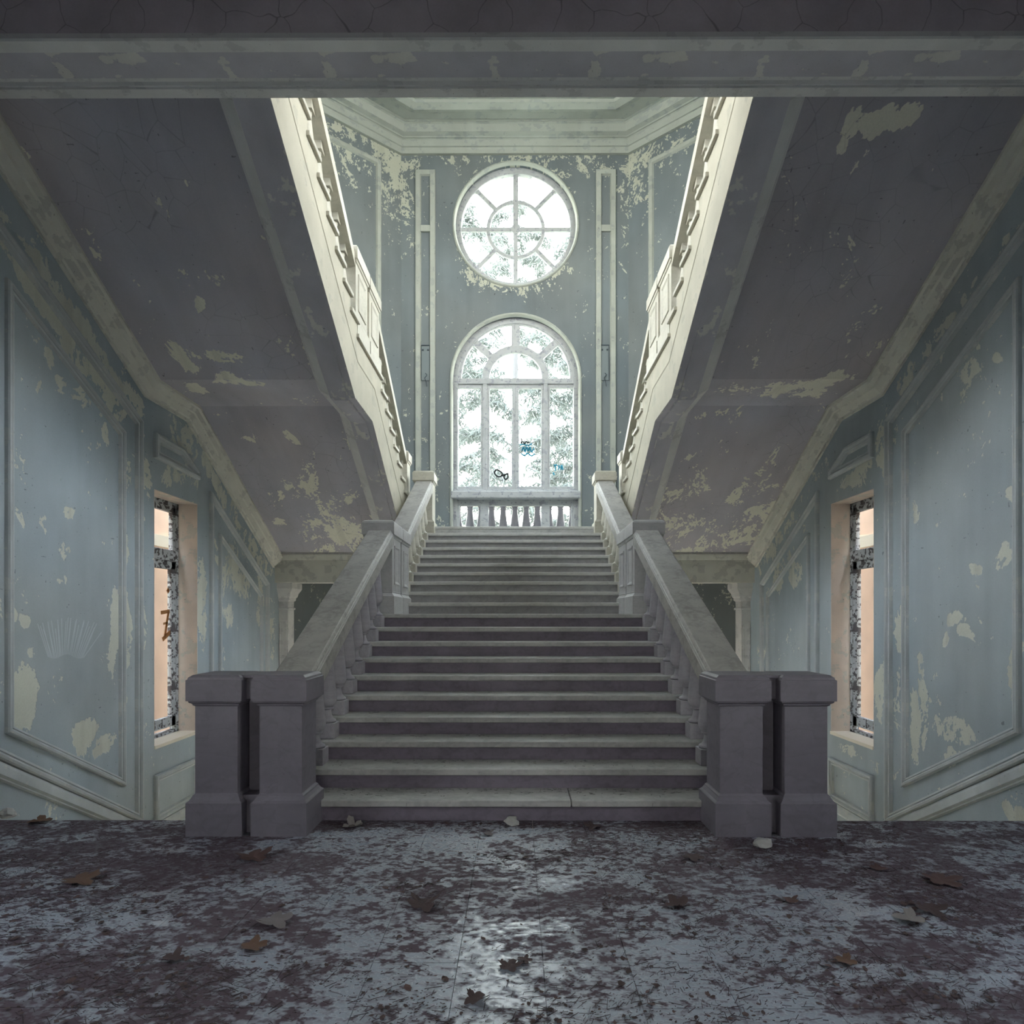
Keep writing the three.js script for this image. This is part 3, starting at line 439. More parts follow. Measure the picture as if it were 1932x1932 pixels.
  // scribbles on the glass
  const mBlack = std({ color: 0x14181c }), mBlue = std({ color: 0x2f7f96 });
  const scrib = (pts, m, r = 0.018) => { const cv = new THREE.CatmullRomCurve3(pts.map(([x, y]) => { const p = atDepth(x, y, D); return V3(p[0], p[1], -D - 0.022); })); part('graffiti', finish(new THREE.TubeGeometry(cv, pts.length * 5, r, 5)), m, win); };
  scrib([[934, 887], [938, 886], [944, 889], [948, 895], [943, 899], [937, 897], [933, 891], [936, 886]], mBlack); scrib([[953, 896], [957, 893], [959, 897], [955, 904], [951, 900], [953, 895], [947, 897]], mBlack);
  scrib([[983, 826], [985, 831], [983, 836], [987, 833], [990, 837], [993, 832], [996, 835], [999, 833]], mBlack, 0.014);
  scrib([[985, 850], [988, 843], [991, 852], [994, 842], [997, 851], [1000, 843], [1003, 852], [1008, 846]], mBlue); scrib([[984, 856], [990, 859], [996, 855], [1003, 860], [1009, 856]], mBlue); scrib([[981, 839], [988, 838], [996, 840], [1004, 837]], mBlue, 0.014);
  scrib([[1045, 878], [1052, 877], [1049, 878], [1048, 888]], mBlue); scrib([[1055, 877], [1055, 886]], mBlue); scrib([[1058, 886], [1060, 877], [1062, 886]], mBlue); scrib([[1044, 891], [1046, 896]], mBlue);
}

// ───────────────────────── stone prototypes ─────────────────────────
const balusterG = (() => {                            // turned baluster, 0.60 m to the underside of the rail
  const p = [[0, 0], [0.082, 0], [0.084, 0.012], [0.078, 0.022], [0.062, 0.028], [0.050, 0.045], [0.043, 0.07], [0.041, 0.09], [0.046, 0.098], [0.062, 0.102], [0.062, 0.112], [0.056, 0.117], [0.074, 0.130], [0.085, 0.150], [0.0885, 0.172], [0.087, 0.195], [0.079, 0.26], [0.066, 0.36], [0.055, 0.45], [0.047, 0.52], [0.055, 0.53], [0.055, 0.545], [0.045, 0.552], [0.06, 0.575], [0.06, 0.60]];
  return boxUV(new THREE.LatheGeometry(p.map(q => new THREE.Vector2(...q)), 22).toNonIndexed());
})();
const plinthG = finish(new RoundedBoxGeometry(0.18, 0.13, 0.17, 1, 0.004));
const blockG = finish(new RoundedBoxGeometry(0.13, 0.16, 0.13, 1, 0.004));
// handrail between two points (d, y of its top edge), centre x, with moulded cross-section
function railG(d0, y0, d1, y1, xc, hw, th = 0.19) {
  const half = [[hw, -th], [hw, -0.052], [hw - 0.007, -0.046], [hw - 0.008, -0.036], [hw - 0.018, -0.030], [hw - 0.020, -0.020], [hw - 0.030, -0.004], [hw - 0.038, 0]], sec = [...half, ...half.map(p => [-p[0], p[1]]).reverse()];
  const A = [], P = (s, e) => [xc + s[0], (e ? y1 : y0) + s[1], -(e ? d1 : d0)];
  for (let i = 0; i < sec.length; i++) { const a = sec[i], b = sec[(i + 1) % sec.length]; A.push(...P(a, 0), ...P(b, 1), ...P(b, 0), ...P(a, 0), ...P(a, 1), ...P(b, 1)); }
  const cap = e => { for (let i = 1; i + 1 < sec.length; i++) { const t = [P(sec[0], e), P(sec[i], e), P(sec[i + 1], e)]; if (e) t.reverse(); A.push(...t.flat()); } }; cap(0); cap(1);
  const g = tris(A), n = g.attributes.normal, p = g.attributes.position; let s = 0; for (let i = 0; i < p.count; i++) s += n.getX(i) * (p.getX(i) - xc); if (s < 0) { flip(g); g.computeVertexNormals(); } return g;
}
// one stone pillar: base, shaft, cap as three geometries; hx/hd half sizes of cap and base
const pillar = (cx, cd, y, H, hx, hd, ins = 0.045) => ({
  base: rectLoft(cx, cd, [[hx, hd, y], [hx, hd, y + 0.225], [hx - 0.006, hd - 0.006, y + 0.232], [hx - 0.016, hd - 0.016, y + 0.24], [hx - 0.03, hd - 0.03, y + 0.262], [hx - 0.032, hd - 0.032, y + 0.27], [hx - ins + 0.004, hd - ins + 0.004, y + 0.278], [hx - ins, hd - ins, y + 0.284]]),
  shaft: rectLoft(cx, cd, [[hx - ins, hd - ins, y + 0.28], [hx - ins, hd - ins, y + H - 0.21]]),
  cap: rectLoft(cx, cd, [[hx - ins, hd - ins, y + H - 0.215], [hx - ins + 0.012, hd - ins + 0.012, y + H - 0.208], [hx - ins + 0.014, hd - ins + 0.014, y + H - 0.198], [hx - 0.014, hd - 0.014, y + H - 0.188], [hx - 0.012, hd - 0.012, y + H - 0.178], [hx, hd, y + H - 0.176], [hx, hd, y + H - 0.034], [hx - 0.008, hd - 0.008, y + H - 0.030], [hx - 0.012, hd - 0.012, y + H - 0.016], [hx - 0.03, hd - 0.03, y + H - 0.003], [hx - 0.036, hd - 0.036, y + H]]),
});

// ───────────────────────── central stair ─────────────────────────
const H1 = 0.153, T1 = 0.3295, N0 = 4.845, H2 = 0.16, N11 = 9.05, LY = 10 * H1, TOPY = LY + 10 * H2;
const nose = k => k <= 10 ? N0 + (k - 1) * T1 : N11 + (k - 11) * 0.3267, treadY = k => k <= 10 ? k * H1 : LY + (k - 10) * H2;
const flights = [['lower flight of wide pale marble steps between the two front pillars', 1, 10, 4.87], ['upper flight of marble steps rising from mid landing to arched window', 11, 20, 9.08]];
for (const [label, k0, k1, dd] of flights) {
  const t = thing('stair_flight', label, 'stairs', [0, k0 === 1 ? 0 : LY, dd]);
  for (let k = k0; k <= k1; k++) {
    const y = treadY(k), y0 = treadY(k - 1), d = nose(k), back = k === 10 ? 9.12 : k === 20 ? 12.5 : nose(k + 1) + 0.06, s = new THREE.Group(); s.name = 'step'; t.add(s); origin.set(s, origin.get(t));
    const hx = 1.80;
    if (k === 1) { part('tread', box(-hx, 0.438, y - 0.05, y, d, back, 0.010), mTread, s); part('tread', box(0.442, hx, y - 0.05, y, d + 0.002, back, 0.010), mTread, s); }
    else part('tread', box(-hx, hx, y - 0.05, y, d, back, 0.010), k > 10 ? mTreadLit : mTread, s);
    part('riser', join([box(-hx, hx, y0 - 0.002, y - 0.045, d + 0.032, d + 0.09), box(-hx, hx, y - 0.062, y - 0.045, d + 0.020, d + 0.04)]), k > 10 ? mRiserLit : mRiser, s);
  }
  const body = [[nose(k0) + 0.06, k0 === 1 ? -2.6 : LY - 0.3]]; for (let k = k0; k <= k1; k++) { body.push([nose(k) + 0.06, treadY(k) - 0.05], [k === k1 ? (k === 10 ? 9.12 : 12.2) : nose(k + 1) + 0.06, treadY(k) - 0.05]); } body.push([k1 === 10 ? 9.12 : 12.2, k0 === 1 ? -2.6 : LY - 0.3]);
  part('core', exDY(body, -1.83, 1.83), mMould, t);
  if (k0 === 11) part('core', box(-1.83, 1.83, -2.6, LY - 0.3, 9.0, 12.2), mMould, t);
}
// half landing under the window, its front beam
{
  const t = structure('floor_landing', exXD([[-4.4, 12.0], [-4.4, 12.9], [-2.7, 14.3], [2.7, 14.3], [4.4, 12.9], [4.4, 12.0]].map(([a, b]) => [a, b]), TOPY - 0.5, TOPY - 0.001), mTread);
  for (SIDE of [-1, 1]) {
    part('landing_beam', box(-4.4, -1.83, 2.12, 2.70, 12.15, 12.5), mCornice, t);
    part('beam_moulding', mould([[-4.4, 2.65], [-1.83, 2.65]], [[0, 0], [0, 0.10], [-0.03, 0.10], [-0.04, 0.08], [-0.10, 0.05], [-0.12, 0.03], [-0.14, 0.03], [-0.14, 0]], false, (u, v, h) => [u, v, -(12.15 - h)]), mCornice, t);
  }
  SIDE = -1;
}

const where = L => L ? 'left' : 'right';
function balusterRow(t, spots, xc, mat, top) { for (const [d, y, yRail] of spots) { const s = (yRail - y - 0.13) / 0.60; place('plinth', plinthG, mat, t, xc, y + 0.065, d); const b = place('baluster', balusterG, mat, t, xc, y + 0.13, d); b.scale.set(1, s, 1); if (top) place('rail_block', blockG, mat, t, xc + 0.01, yRail + 0.02, d); } }
for (SIDE of [-1, 1]) {
  const L = SIDE < 0, W = where(L), sx = L ? 1 : -1;
  // front double pillars
  {
    const t = thing('stair_pillar', `twin grey marble pillar beside the ${W} end of the lowest step`, 'pillar', [sx * -1.80, 0, 4.70]);
    const cd = 4.71, hx = 0.191, hd = 0.203;
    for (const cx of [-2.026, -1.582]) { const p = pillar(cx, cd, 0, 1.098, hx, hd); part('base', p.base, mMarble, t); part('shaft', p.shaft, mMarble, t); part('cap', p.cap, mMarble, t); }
    part('link', join([box(-1.87, -1.74, 0, 0.262, cd - 0.115, cd + 0.18, 0.004), box(-1.87, -1.74, 0.2, 0.9, cd + 0.02, cd + 0.13), box(-1.87, -1.74, 0.925, 1.08, cd - 0.115, cd + 0.185, 0.006)]), mMarble, t);
    part('link_capping', box(-1.88, -1.73, 1.072, 1.096, cd - 0.14, cd + 0.17, 0.006), mMarble, t);
  }
  // lower balustrade
  {
    const t = thing('stair_balustrade', `lower ${W} stone balustrade with sloping dusty handrail and round balusters, nearest the floor`, 'balustrade', [sx * -1.6, 0.3, 5.2]);
    const y = d => 1.075 + (d - 4.88) * 0.4705;
    part('handrail', railG(4.86, y(4.86), 8.03, y(8.03), -1.615, 0.165), mRail, t);
    balusterRow(t, [2, 3, 4, 5, 6, 7, 8, 9].map(k => { const d = nose(k) + 0.20; return [d, treadY(k), y(d) - 0.18]; }), -1.60, mBaluster, true);
  }
  // mid double pillars along the landing
  {
    const t = thing('stair_pillar', `twin panelled stone pillar on the mid landing, ${W} side of the stair`, 'pillar', [sx * -1.635, LY, 8.63]);
    for (const cd of [8.31, 8.965]) {
      const p = pillar(-1.635, cd, LY - 0.01, 1.15, 0.197, 0.318, 0.03); part('base', p.base, mMarbleMidLit, t); part('shaft', p.shaft, mMarbleMidLit, t); part('cap', p.cap, mMarbleMidLit, t);
      const sh = -1.635 + 0.167, pp = (u, v, h) => [sh + h, v, -u];
      part('panel_moulding', mould(ccw(rect(cd - 0.17, cd + 0.17, LY + 0.36, LY + 0.84)), [[0, 0], [0.004, 0.014], [0.02, 0.014], [0.03, 0.006], [0.045, 0]], true, pp), mMarbleMidLit, t);
    }
    part('link', join([box(-1.79, -1.48, LY, LY + 0.26, 8.6, 8.68), box(-1.77, -1.50, LY + 0.2, LY + 1.0, 8.6, 8.68), box(-1.80, -1.47, LY + 0.96, LY + 1.12, 8.6, 8.68)]), mMarbleMidLit, t);
  }
  // upper balustrade
  {
    const t = thing('stair_balustrade', `upper ${W} stone balustrade between mid landing and arched window, light on its rail`, 'balustrade', [sx * -1.6, LY, 9.3]);
    const y = d => TOPY + 0.86 + (d - nose(20)) * (H2 / 0.3267);
    part('handrail', railG(9.25, y(9.25), 11.9, y(11.9), -1.625, 0.165), mRail, t);
    balusterRow(t, [12, 13, 14, 15, 16, 17, 18].map(k => { const d = nose(k) + 0.20; return [d, treadY(k), y(d) - 0.18]; }), -1.60, mWhiteStone, true);
  }
  // single pillar at the head of the central stair
  {
    const t = thing('stair_pillar', `single pale stone pillar at the head of the central stair, ${W} of the arched window`, 'pillar', [sx * -1.63, treadY(19), 12.06]);
    const p = pillar(-1.63, 12.06, treadY(19) + 0.0, 1.14, 0.195, 0.23, 0.035); part('base', p.base, mWhiteStone, t); part('shaft', p.shaft, mWhiteStone, t); part('cap', p.cap, mWhiteStone, t);
  }
}

// ───────────────────────── the two side flights ─────────────────────────
const MID = 4.93, H3 = 0.178, H4 = 0.176, T3 = 0.32, XS = -1.9;
const BEAM = [[5.215, 5.59], [7.96, 4.127], [8.91, 4.127], [12.36, 2.214]];
for (SIDE of [-1, 1]) {
  const L = SIDE < 0, W = where(L), sx = L ? 1 : -1;
  const t = thing('side_stair_flight', `side stair with peeling dark underside and bright edge, rising along the ${W} wall`, 'stairs', [sx * -3.1, TOPY, 12.4]);
  const lowN = j => 12.38 - (j - 1) * T3, upN = j => 8.08 - (j - 1) * T3;      // nosing of step j, seen rising towards the camera
  const steps = []; for (let j = 1; j <= 9; j++) steps.push([lowN(j), TOPY + j * (MID - TOPY) / 10]); steps.push([9.5, MID]); for (let j = 1; j <= 9; j++) steps.push([upN(j), MID + j * H4]);
  const top = []; steps.forEach(([d, y], i) => { const y0 = i ? steps[i - 1][1] : TOPY; top.push([d - 0.03, y0 - 0.05], [d - 0.03, y - 0.05]); }); top.push([5.215, steps[steps.length - 1][1] - 0.05]);
  const lowEdge = [...BEAM, [12.36, TOPY - 0.04]];
  part('stringer', exDY([...lowEdge, ...top], -2.2, XS), mStringer, t);
  // underside of the string: plain strip, raised panel, cove to the soffit
  const off = (x0, x1, h0, h1, dA = 0) => { const A = [], a = BEAM.map((p, i) => [x0, p[1] - h0, -p[0] - (i ? 0 : dA)]), b = BEAM.map((p, i) => [x1, p[1] - h1, -p[0] - (i ? 0 : dA)]); for (let i = 0; i < 3; i++) A.push(...a[i], ...b[i], ...b[i + 1], ...a[i], ...b[i + 1], ...a[i + 1]); const g = tris(A); if (g.attributes.normal.getY(0) > 0) { flip(g); g.computeVertexNormals(); } return g; };
  part('string_soffit', off(-2.2, XS, 0.004, 0.004), mBeamPaint, t);
  part('string_panel', join([off(-2.15, -1.985, 0.03, 0.03, 0.12), off(-2.158, -2.15, 0.002, 0.03, 0.12), off(-1.985, -1.977, 0.03, 0.002, 0.12)]), mBeamPaint, t);
  part('string_cove', join([off(-2.215, -2.2, -0.03, -0.03), off(-2.30, -2.215, -0.075, -0.03), off(-2.32, -2.30, -0.085, -0.075), off(-2.345, -2.32, -0.105, -0.105), off(-2.35, -2.345, -0.23, -0.105)]), mMould, t);
  part('string_bead', mould(BEAM.map(p => [p[0], p[1]]), [[0, 0.0], [-0.004, 0.005], [-0.02, 0.008], [-0.046, 0.005], [-0.05, 0]].map(([a, b]) => [a - 0.50 + 0.03, b]).map(([a, b]) => [-a * -1 * 1, b]).map(([a, b]) => [-a, b]), false, (u, v, h) => [XS + h, v, -u]), mStringer, t);
  // soffit slabs
  const sg = exDY([...SOF, [12.15, 2.75], [8.9, 4.5], [7.98, 4.5], [5.215, 5.97]], -4.392, -2.33); remapUV(sg, (x, y, d) => [(Math.abs(x) - 2.2) / 2.3, (d - 5.1) / 7.2]);
  part('soffit', sg, L ? mSoffitL : mSoffitR, t);
  steps.forEach(([d, y], i) => { const back = i === 9 ? upN(1) - 0.06 : (i + 1 < steps.length ? steps[i + 1][0] : 5.2) - 0.06; part('tread', box(-4.392, XS + 0.035, y - 0.05, y, back, d, 0.008), mWhiteStone, t); part('riser', box(-4.392, -2.15, (i ? steps[i - 1][1] : TOPY) - 0.01, y - 0.045, d - 0.09, d - 0.03), mRiser, t); });
  const bx = -2.07;
  // newel at its foot
  { const q = thing('stair_pillar', `narrow pale pillar at the foot of the ${W} side stair, beside the landing`, 'pillar', [sx * -2.09, TOPY + 0.178, 12.1]); const y0 = TOPY + H3, p = pillar(-2.085, 12.08, y0, 1.18, 0.185, 0.19, 0.03); part('base', p.base, mWhiteStone, q); part('shaft', p.shaft, mWhiteStone, q); part('cap', p.cap, mWhiteStone, q); }
  // lower side balustrade
  { const q = thing('stair_balustrade', `pale stone balustrade of the ${W} side stair, below its mid landing`, 'balustrade', [sx * bx, TOPY + 0.5, 11.6]);
    const y = d => 5.83 - (d - 9.46) * 0.565; part('handrail', railG(9.42, y(9.42), 11.95, y(11.95), -2.085, 0.15), mWhiteStone, q);
    balusterRow(q, [2, 3, 4, 5, 6, 7, 8, 9].map(j => { const d = lowN(j) - 0.16; return [d, steps[j - 1][1], y(d) - 0.18]; }), bx, mWhiteStone, true); }
  // twin newel on the mid landing
  { const q = thing('stair_pillar', `twin panelled pale pillar halfway up the ${W} side stair`, 'pillar', [sx * -2.085, MID, 8.78]);
    for (const cd of [8.42, 9.16]) { const p = pillar(-2.085, cd, MID, 1.12, 0.185, 0.345, 0.03); part('base', p.base, mWhiteStone, q); part('shaft', p.shaft, mWhiteStone, q); part('cap', p.cap, mWhiteStone, q);
      part('panel_moulding', mould(ccw(rect(cd - 0.2, cd + 0.2, MID + 0.36, MID + 0.82)), [[0, 0], [0.004, 0.014], [0.02, 0.014], [0.03, 0.006], [0.045, 0]], true, (u, v, h) => [-1.93 + h, v, -u]), mWhiteStone, q); }
    part('link', box(-2.2, -1.97, MID, MID + 1.08, 8.74, 8.84), mWhiteStone, q); }
  // upper side balustrade
  { const q = thing('stair_balustrade', `pale stone balustrade of the ${W} side stair, from its mid landing upwards`, 'balustrade', [sx * bx, MID, 7.9]);
    const y = d => 5.99 + (8.08 - d) * 0.56; part('handrail', railG(5.15, y(5.15), 8.10, y(8.10), -2.085, 0.15), mWhiteStone, q);
    balusterRow(q, [1, 2, 3, 4, 5, 6, 7, 8].map(j => { const d = upN(j) - 0.16; return [d, steps[9 + j][1], y(d) - 0.18]; }), bx, mWhiteStone, true); }
}
SIDE = -1;

// ───────────────────────── small things ─────────────────────────
// old sconce plates on the strip panels of the back wall
for (const [px, w] of [[803, 'left'], [1141, 'right']]) {
  const D = 14.29, [x] = atDepth(px, 0, D), Y = py => atDepth(0, py, D)[1], mP = std({ color: new THREE.Color(0.165, 0.195, 0.20), roughness: 0.7 }), mD = std({ color: 0x3a444a, roughness: 0.7 });
  const t = thing('sconce_plate', `old lamp plate with dangling wire on the back wall, ${w} of the arched window`, 'wall plate', [x, Y(722), D]);
  part('plate', box(x - 0.085, x + 0.085, Y(718), Y(652), D - 0.012, D, 0.01), mP, t);
  part('bracket', join([box(x - 0.09, x + 0.09, Y(653), Y(651), D - 0.03, D, 0.004), ...[-1, 1].map(s => box(x + s * 0.087 - 0.005, x + s * 0.087 + 0.005, Y(718), Y(652), D - 0.016, D)), ...[-1, 1].map(s => box(x + s * 0.055 - 0.018, x + s * 0.055 + 0.018, Y(662), Y(659), D - 0.03, D, 0.006))]), mD, t);
  part('wire', finish(new THREE.TubeGeometry(new THREE.CatmullRomCurve3([[0, 705], [3, 708], [-1, 714], [1, 720], [3, 730]].map(([a, py]) => V3(x + a * 0.0114, Y(py), -(D - 0.03)))), 24, 0.008, 6)), mD, t);
}
// dry leaves on the floor and the lowest step
const leafMats = [[0.10, 0.055, 0.05], [0.07, 0.045, 0.045], [0.13, 0.075, 0.05], [0.17, 0.15, 0.15], [0.24, 0.22, 0.21]].map(c => std({ color: new THREE.Color(...c), roughness: 0.8, side: THREE.DoubleSide }));
function leafG(seed, size, curl) {                     // lobed, curled maple leaf
  const r = rng(seed), N = 44, A = [], R = a => { const t = (a / Math.PI + 1) / 2, l = Math.abs(Math.cos(a * 2.5)); return size * (0.42 + 0.58 * Math.pow(l, 0.7) * (0.6 + 0.4 * Math.cos(a * 0.5))) * (0.9 + 0.2 * r()); };
  const pts = Array.from({ length: N }, (_, i) => { const a = -Math.PI + (i + 0.5) / N * 2 * Math.PI; return [a, R(a)]; }), c1 = r() * 6, c2 = 0.6 + r();
  const P = (a, q) => { const x = Math.cos(a) * q, z = Math.sin(a) * q; return [x, 0.006 + curl * (q / size) ** 2 * size * (0.5 + 0.5 * Math.sin(a * 2 + c1) * c2) + 0.05 * size * Math.abs(Math.sin(a * 2.5)) * q / size, z]; };
  for (let i = 0; i < N; i++) { const [a, p] = pts[i], [b, q] = pts[(i + 1) % N]; for (const [f, g] of [[0, 0.45], [0.45, 1]]) { const A0 = P(a, p * f), B0 = P(b, q * f), A1 = P(a, p * g), B1 = P(b, q * g); A.push(...A0, ...B1, ...A1); if (f) A.push(...A0, ...B0, ...B1); } }
  return tris(A);
}
const leaves = [
  [1775, 1662, 0.115, 0, 'large reddish dry leaf lying flat at the far right of the floor', 0.2], [1717, 1737, 0.085, 4, 'pale dry leaf on the floor, the palest on the right', 0.35], [1752, 1716, 0.09, 1, 'brown torn leaf just behind the pale leaf on the right', 0.25], [1594, 1816, 0.05, 2, 'small orange leaf alone on the pale swept floor, right', 0.3],
  [75, 1552, 0.09, 2, 'orange brown leaf at the floor edge by the left wall', 0.25], [148, 1664, 0.11, 2, 'long brown curled leaf on dark litter, far left', 0.3], [478, 1619, 0.12, 0, 'big brown leaf in front of the left twin pillar', 0.3], [518, 1741, 0.10, 3, 'grey lobed maple leaf on the left of the floor', 0.3],
  [475, 1790, 0.07, 2, 'rust coloured leaf below the grey maple leaf', 0.4], [326, 1813, 0.055, 1, 'small folded brown leaf on the lower left floor', 0.5], [801, 1707, 0.10, 1, 'dark curled leaf left of the bright reflection', 0.6], [962, 1826, 0.06, 1, 'dark leaf lying in the bright reflection on the floor', 0.3],
  [990, 1814, 0.04, 1, 'tiny dark leaf beside the leaf in the bright reflection', 0.3], [897, 1889, 0.055, 1, 'dark folded leaf nearest the camera, left of centre', 0.5], [667, 1562, 0.08, 4, 'pale upright leaf at the foot of the stair near left pillar', 0.9], [1308, 1619, 0.075, 1, 'round dark leaf before the right twin pillar, towards the stair', 0.15],
  [1278, 1711, 0.075, 1, 'crumpled dark leaf right of centre on pale floor', 0.7], [1120, 1561, 0.07, 1, 'brown leaf in the litter below the lowest step, right of centre', 0.4], [920, 1575, 0.05, 3, 'small pale leaf on the litter before the lowest step', 0.5], [1490, 1700, 0.05, 0, 'small reddish leaf in front of the right twin pillar', 0.4],
  [1660, 1640, 0.06, 0, 'dark red leaf between right pillar and large reddish leaf', 0.3]];
leaves.forEach(([px, py, s, m, label, curl], i) => {
  const [x, d] = onFloor(px, py), t = shadowed(new THREE.Mesh(leafG(40 + i, s, curl), leafMats[m])); t.name = numbered('dry_leaf'); t.position.set(x, 0.001, -d); t.rotation.y = i * 2.4; t.userData = { label, category: 'leaf', group: 'dry leaves on the floor' }; scene.add(t);
});
// broken bits of plaster
for (const [px, py, s, label] of [[966, 1556, 0.05, 'white lump of plaster against the lowest step'], [1440, 1598, 0.055, 'grey lump of plaster at the foot of the right twin pillar'], [12, 1543, 0.06, 'white flake of plaster at the floor edge by left wall']]) {
  const g = new THREE.IcosahedronGeometry(s, 1), r = rng(px), p = g.attributes.position, key = {}; for (let i = 0; i < p.count; i++) { const k = [p.getX(i), p.getY(i), p.getZ(i)].map(v => v.toFixed(3)).join(); const q = key[k] ??= 0.65 + 0.5 * r(); p.setXYZ(i, p.getX(i) * q * 1.2, Math.max(-s * 0.5, p.getY(i) * q * 0.7), p.getZ(i) * q); } g.computeVertexNormals();
  const [x, d] = onFloor(px, py), m = shadowed(new THREE.Mesh(boxUV(g), std({ color: new THREE.Color(0.42, 0.42, 0.40) }))); m.name = numbered('plaster_lump'); m.position.set(x, s * 0.48, -d); m.userData = { label, category: 'rubble' }; scene.add(m);
}
// litter nobody could count: needles, twigs and leaf crumbs
{
  const r = rng(99), M = new THREE.Matrix4(), Q = new THREE.Quaternion(), E = new THREE.Euler(), col = new THREE.Color();
  const spot = () => { for (let k = 0; k < 40; k++) { const d = 2.2 + r() * 2.62, x = (r() * 2 - 1) * Math.min(4.3, 0.82 * d + 0.3); const dens = 0.10 + smooth(0.46, 0.68, fbm(x * 1.3 + 5, d * 2.2, 4, 903)) * 0.8 + smooth(4.5, 4.8, d) * smooth(1.8, 1.2, Math.abs(x)) * 0.9 + 0.18 * smooth(0.8, 2.2, Math.abs(x)); if (r() < dens && !(d > 4.48 && d < 4.95 && Math.abs(Math.abs(x) - 1.8) < 0.45)) return [x, d]; } return [0.5, 3]; };
  const needle = finish(new THREE.BoxGeometry(1, 0.0014, 0.0016)), crumb = (() => { const A = [], N = 7, q = rng(4), p = Array.from({ length: N }, (_, i) => { const a = i / N * 6.283, l = 0.5 + 0.6 * q(); return [Math.cos(a) * l, 0.25 * q(), Math.sin(a) * l]; }); for (let i = 0; i < N; i++) A.push(0, 0.1, 0, ...p[(i + 1) % N], ...p[i]); return tris(A); })();
  const scatter = (name, g, n, label, f) => { const im = new THREE.InstancedMesh(g, std({ color: 0xffffff, roughness: 0.85, side: THREE.DoubleSide }), n); for (let i = 0; i < n; i++) { const [x, d] = spot(); f(i, x, d); im.setMatrixAt(i, M); im.setColorAt(i, col); } im.name = name; im.castShadow = im.receiveShadow = true; im.userData = { kind: 'stuff', label, category: 'litter' }; scene.add(im); };
  scatter('pine_needles', needle, 15000, 'dark dry needles and twigs strewn over the floor', (i, x, d) => { const l = 0.006 + 0.065 * r() ** 4, a = r() * 6.28; E.set(0, a * 0.35 - 0.6 + x * 0.25, (r() - 0.5) * 0.12); Q.setFromEuler(E); M.compose(V3(x, 0.0035, -d), Q, V3(l, 0.6 + 0.8 * r(), 0.5 + 1.2 * r())); const k = 0.5 + r(); col.setRGB(0.055 * k, 0.036 * k, 0.040 * k); });
  scatter('leaf_crumbs', crumb, 1500, 'crumbled brown leaf bits strewn over the floor', (i, x, d) => { const s = 0.006 + 0.016 * r() * r(); E.set((r() - 0.5) * 0.3, r() * 6.28, (r() - 0.5) * 0.3); Q.setFromEuler(E); M.compose(V3(x, 0.003, -d), Q, V3(s * 1.3, s, s)); const k = 0.5 + 0.9 * r(); col.setRGB(0.075 * k, 0.046 * k, 0.043 * k); });
  const stepBits = new THREE.InstancedMesh(needle, std({ color: 0xffffff, roughness: 0.85 }), 260); for (let i = 0; i < 260; i++) { const k = 1 + Math.floor(r() * r() * 5), x = (r() * 2 - 1) * 1.45, d = nose(k) + 0.05 + 0.27 * (1 - r() * r()); E.set(0, r() * 6.28, 0); Q.setFromEuler(E); M.compose(V3(x, treadY(k) + 0.003, -d), Q, V3(0.01 + 0.03 * r(), 1, 1.2)); stepBits.setMatrixAt(i, M); col.setRGB(0.05, 0.035, 0.04); stepBits.setColorAt(i, col); }
  stepBits.name = 'step_litter'; stepBits.userData = { kind: 'stuff', label: 'dark crumbs and twigs on the lower treads', category: 'litter' }; scene.add(stepBits);
}

// ───────────────────────── outside ─────────────────────────
{
  const g = structure('ground_outside', box(-60, 60, -3.2, -2.95, -60, 80), std({ color: new THREE.Color(0.22, 0.22, 0.17) }));
  for (const s of [-1, 1]) {
    const w = structure(s < 0 ? 'neighbour_wall' : 'neighbour_wall_001', s < 0 ? box(-6.1, -5.7, -2.95, 5.3, 3, 15) : box(5.7, 6.1, -2.95, 5.3, 3, 15), mSalmon); w.userData.label = 'salmon plaster wall outside the narrow side window';
    SIDE = s; part('band', box(-5.71, -5.66, -2.95, -1.2, 3, 15), mCream, w); part('band', box(-5.71, -5.64, 2.62, 2.8, 3, 15), mCream, w);
  }
  SIDE = -1;
  structure('floor_balcony', box(-2.2, 2.2, 2.6, 2.9, 14.64, 15.4, 0.01), mWhiteStone);
  // balcony balustrade just outside the glazed panel
  const b = thing('balcony_balustrade', 'pale balcony balustrade outside the glazed panel below the arched window', 'balustrade', [0.02, 2.9, 14.95]);
  part('kerb', box(-1.5, 1.55, 2.9, 3.14, 14.82, 15.1, 0.01), mWhiteStone, b); part('coping', box(-1.5, 1.55, 4.0, 4.12, 14.80, 15.12, 0.01), mWhiteStone, b);
  for (const px of [864, 886.9, 908, 927.6, 949.6, 971.6, 993, 1014, 1036, 1057.7, 1080]) { const m = place('baluster', balusterG, mMarble, b, atDepth(px, 0, 14.95)[0], 3.14, 14.95); m.scale.set(1.3, 1.44, 1.3); }
}
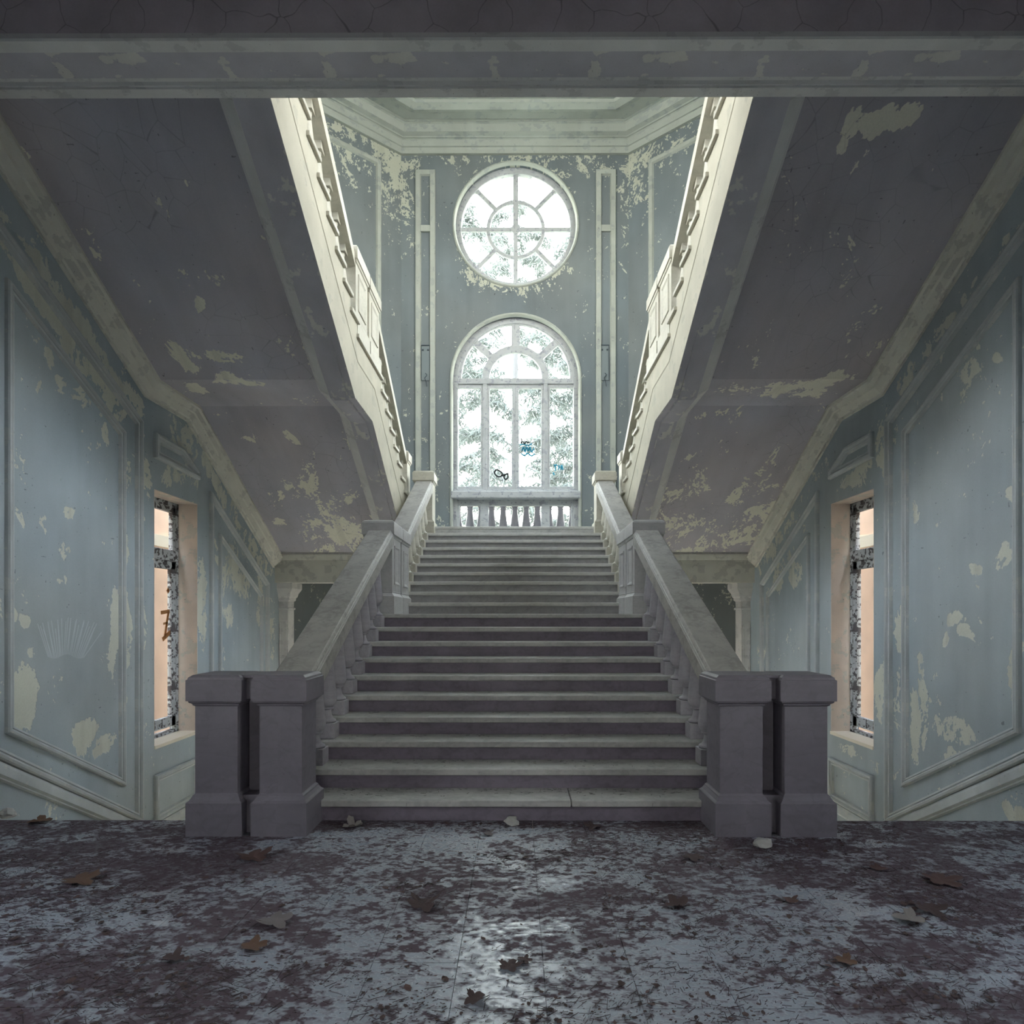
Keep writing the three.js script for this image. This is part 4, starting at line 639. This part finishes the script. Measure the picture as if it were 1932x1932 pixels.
{
  const mBark = std({ color: new THREE.Color(0.10, 0.10, 0.11) }), mLeaf = new THREE.MeshPhysicalMaterial({ color: new THREE.Color(0.115, 0.135, 0.13), roughness: 0.9, transmission: 0.3, thickness: 0, side: THREE.DoubleSide });
  const tree = (x, d, h, seed, label) => {
    const r = rng(seed), t = thing('pine_tree', label, 'tree', [x, -2.95, d]);
    part('trunk', (() => { const g = new THREE.CylinderGeometry(0.08, 0.3, h, 10); g.translate(x, -2.95 + h / 2, -d); return finish(g); })(), mBark, t);
    const br = [], lf = [];
    for (let i = 0; i < 60; i++) {
      const y = -2.95 + h * (0.25 + 0.73 * i / 60), a = i * 2.4 + r(), len = (1 - i / 75) * 4.2 + 0.5, p0 = V3(x, y, -d), p1 = V3(x + Math.cos(a) * len * 0.6, y + 0.25, -d + Math.sin(a) * len * 0.6), p2 = V3(x + Math.cos(a) * len, y - 0.35 - 0.3 * r(), -d + Math.sin(a) * len), c = new THREE.CatmullRomCurve3([p0, p1, p2]);
      br.push(finish(new THREE.TubeGeometry(c, 6, 0.035 * (1 - i / 60), 5)));
      for (let k = 0; k < 420; k++) { const q = c.getPoint(0.25 + 0.75 * r()), u = V3(r() - 0.5, r() * 0.4 - 0.5, r() - 0.5).normalize().multiplyScalar(0.25 + 0.3 * r()), n = V3(r() - 0.5, r() - 0.5, r() - 0.5).normalize().multiplyScalar(0.032); q.add(V3((r() - 0.5) * 0.5, (r() - 0.5) * 0.3, (r() - 0.5) * 0.5)); const e = q.clone().add(u); lf.push(q.x - n.x, q.y - n.y, q.z - n.z, q.x + n.x, q.y + n.y, q.z + n.z, e.x, e.y, e.z); }
    }
    part('branches', join(br), mBark, t); const f = part('foliage', tris(lf), mLeaf, t); f.userData.kind = 'stuff';
  };
  tree(3.3, 23, 20, 1, 'tall feathery pine outside, right of the arched window'); tree(-3.0, 24, 21, 2, 'tall feathery pine outside, behind left half of the round window'); tree(-0.02, 31, 24, 3, 'pine outside in line with the middle of the arched window, farthest of three');
}
renderer.render(scene, camera);
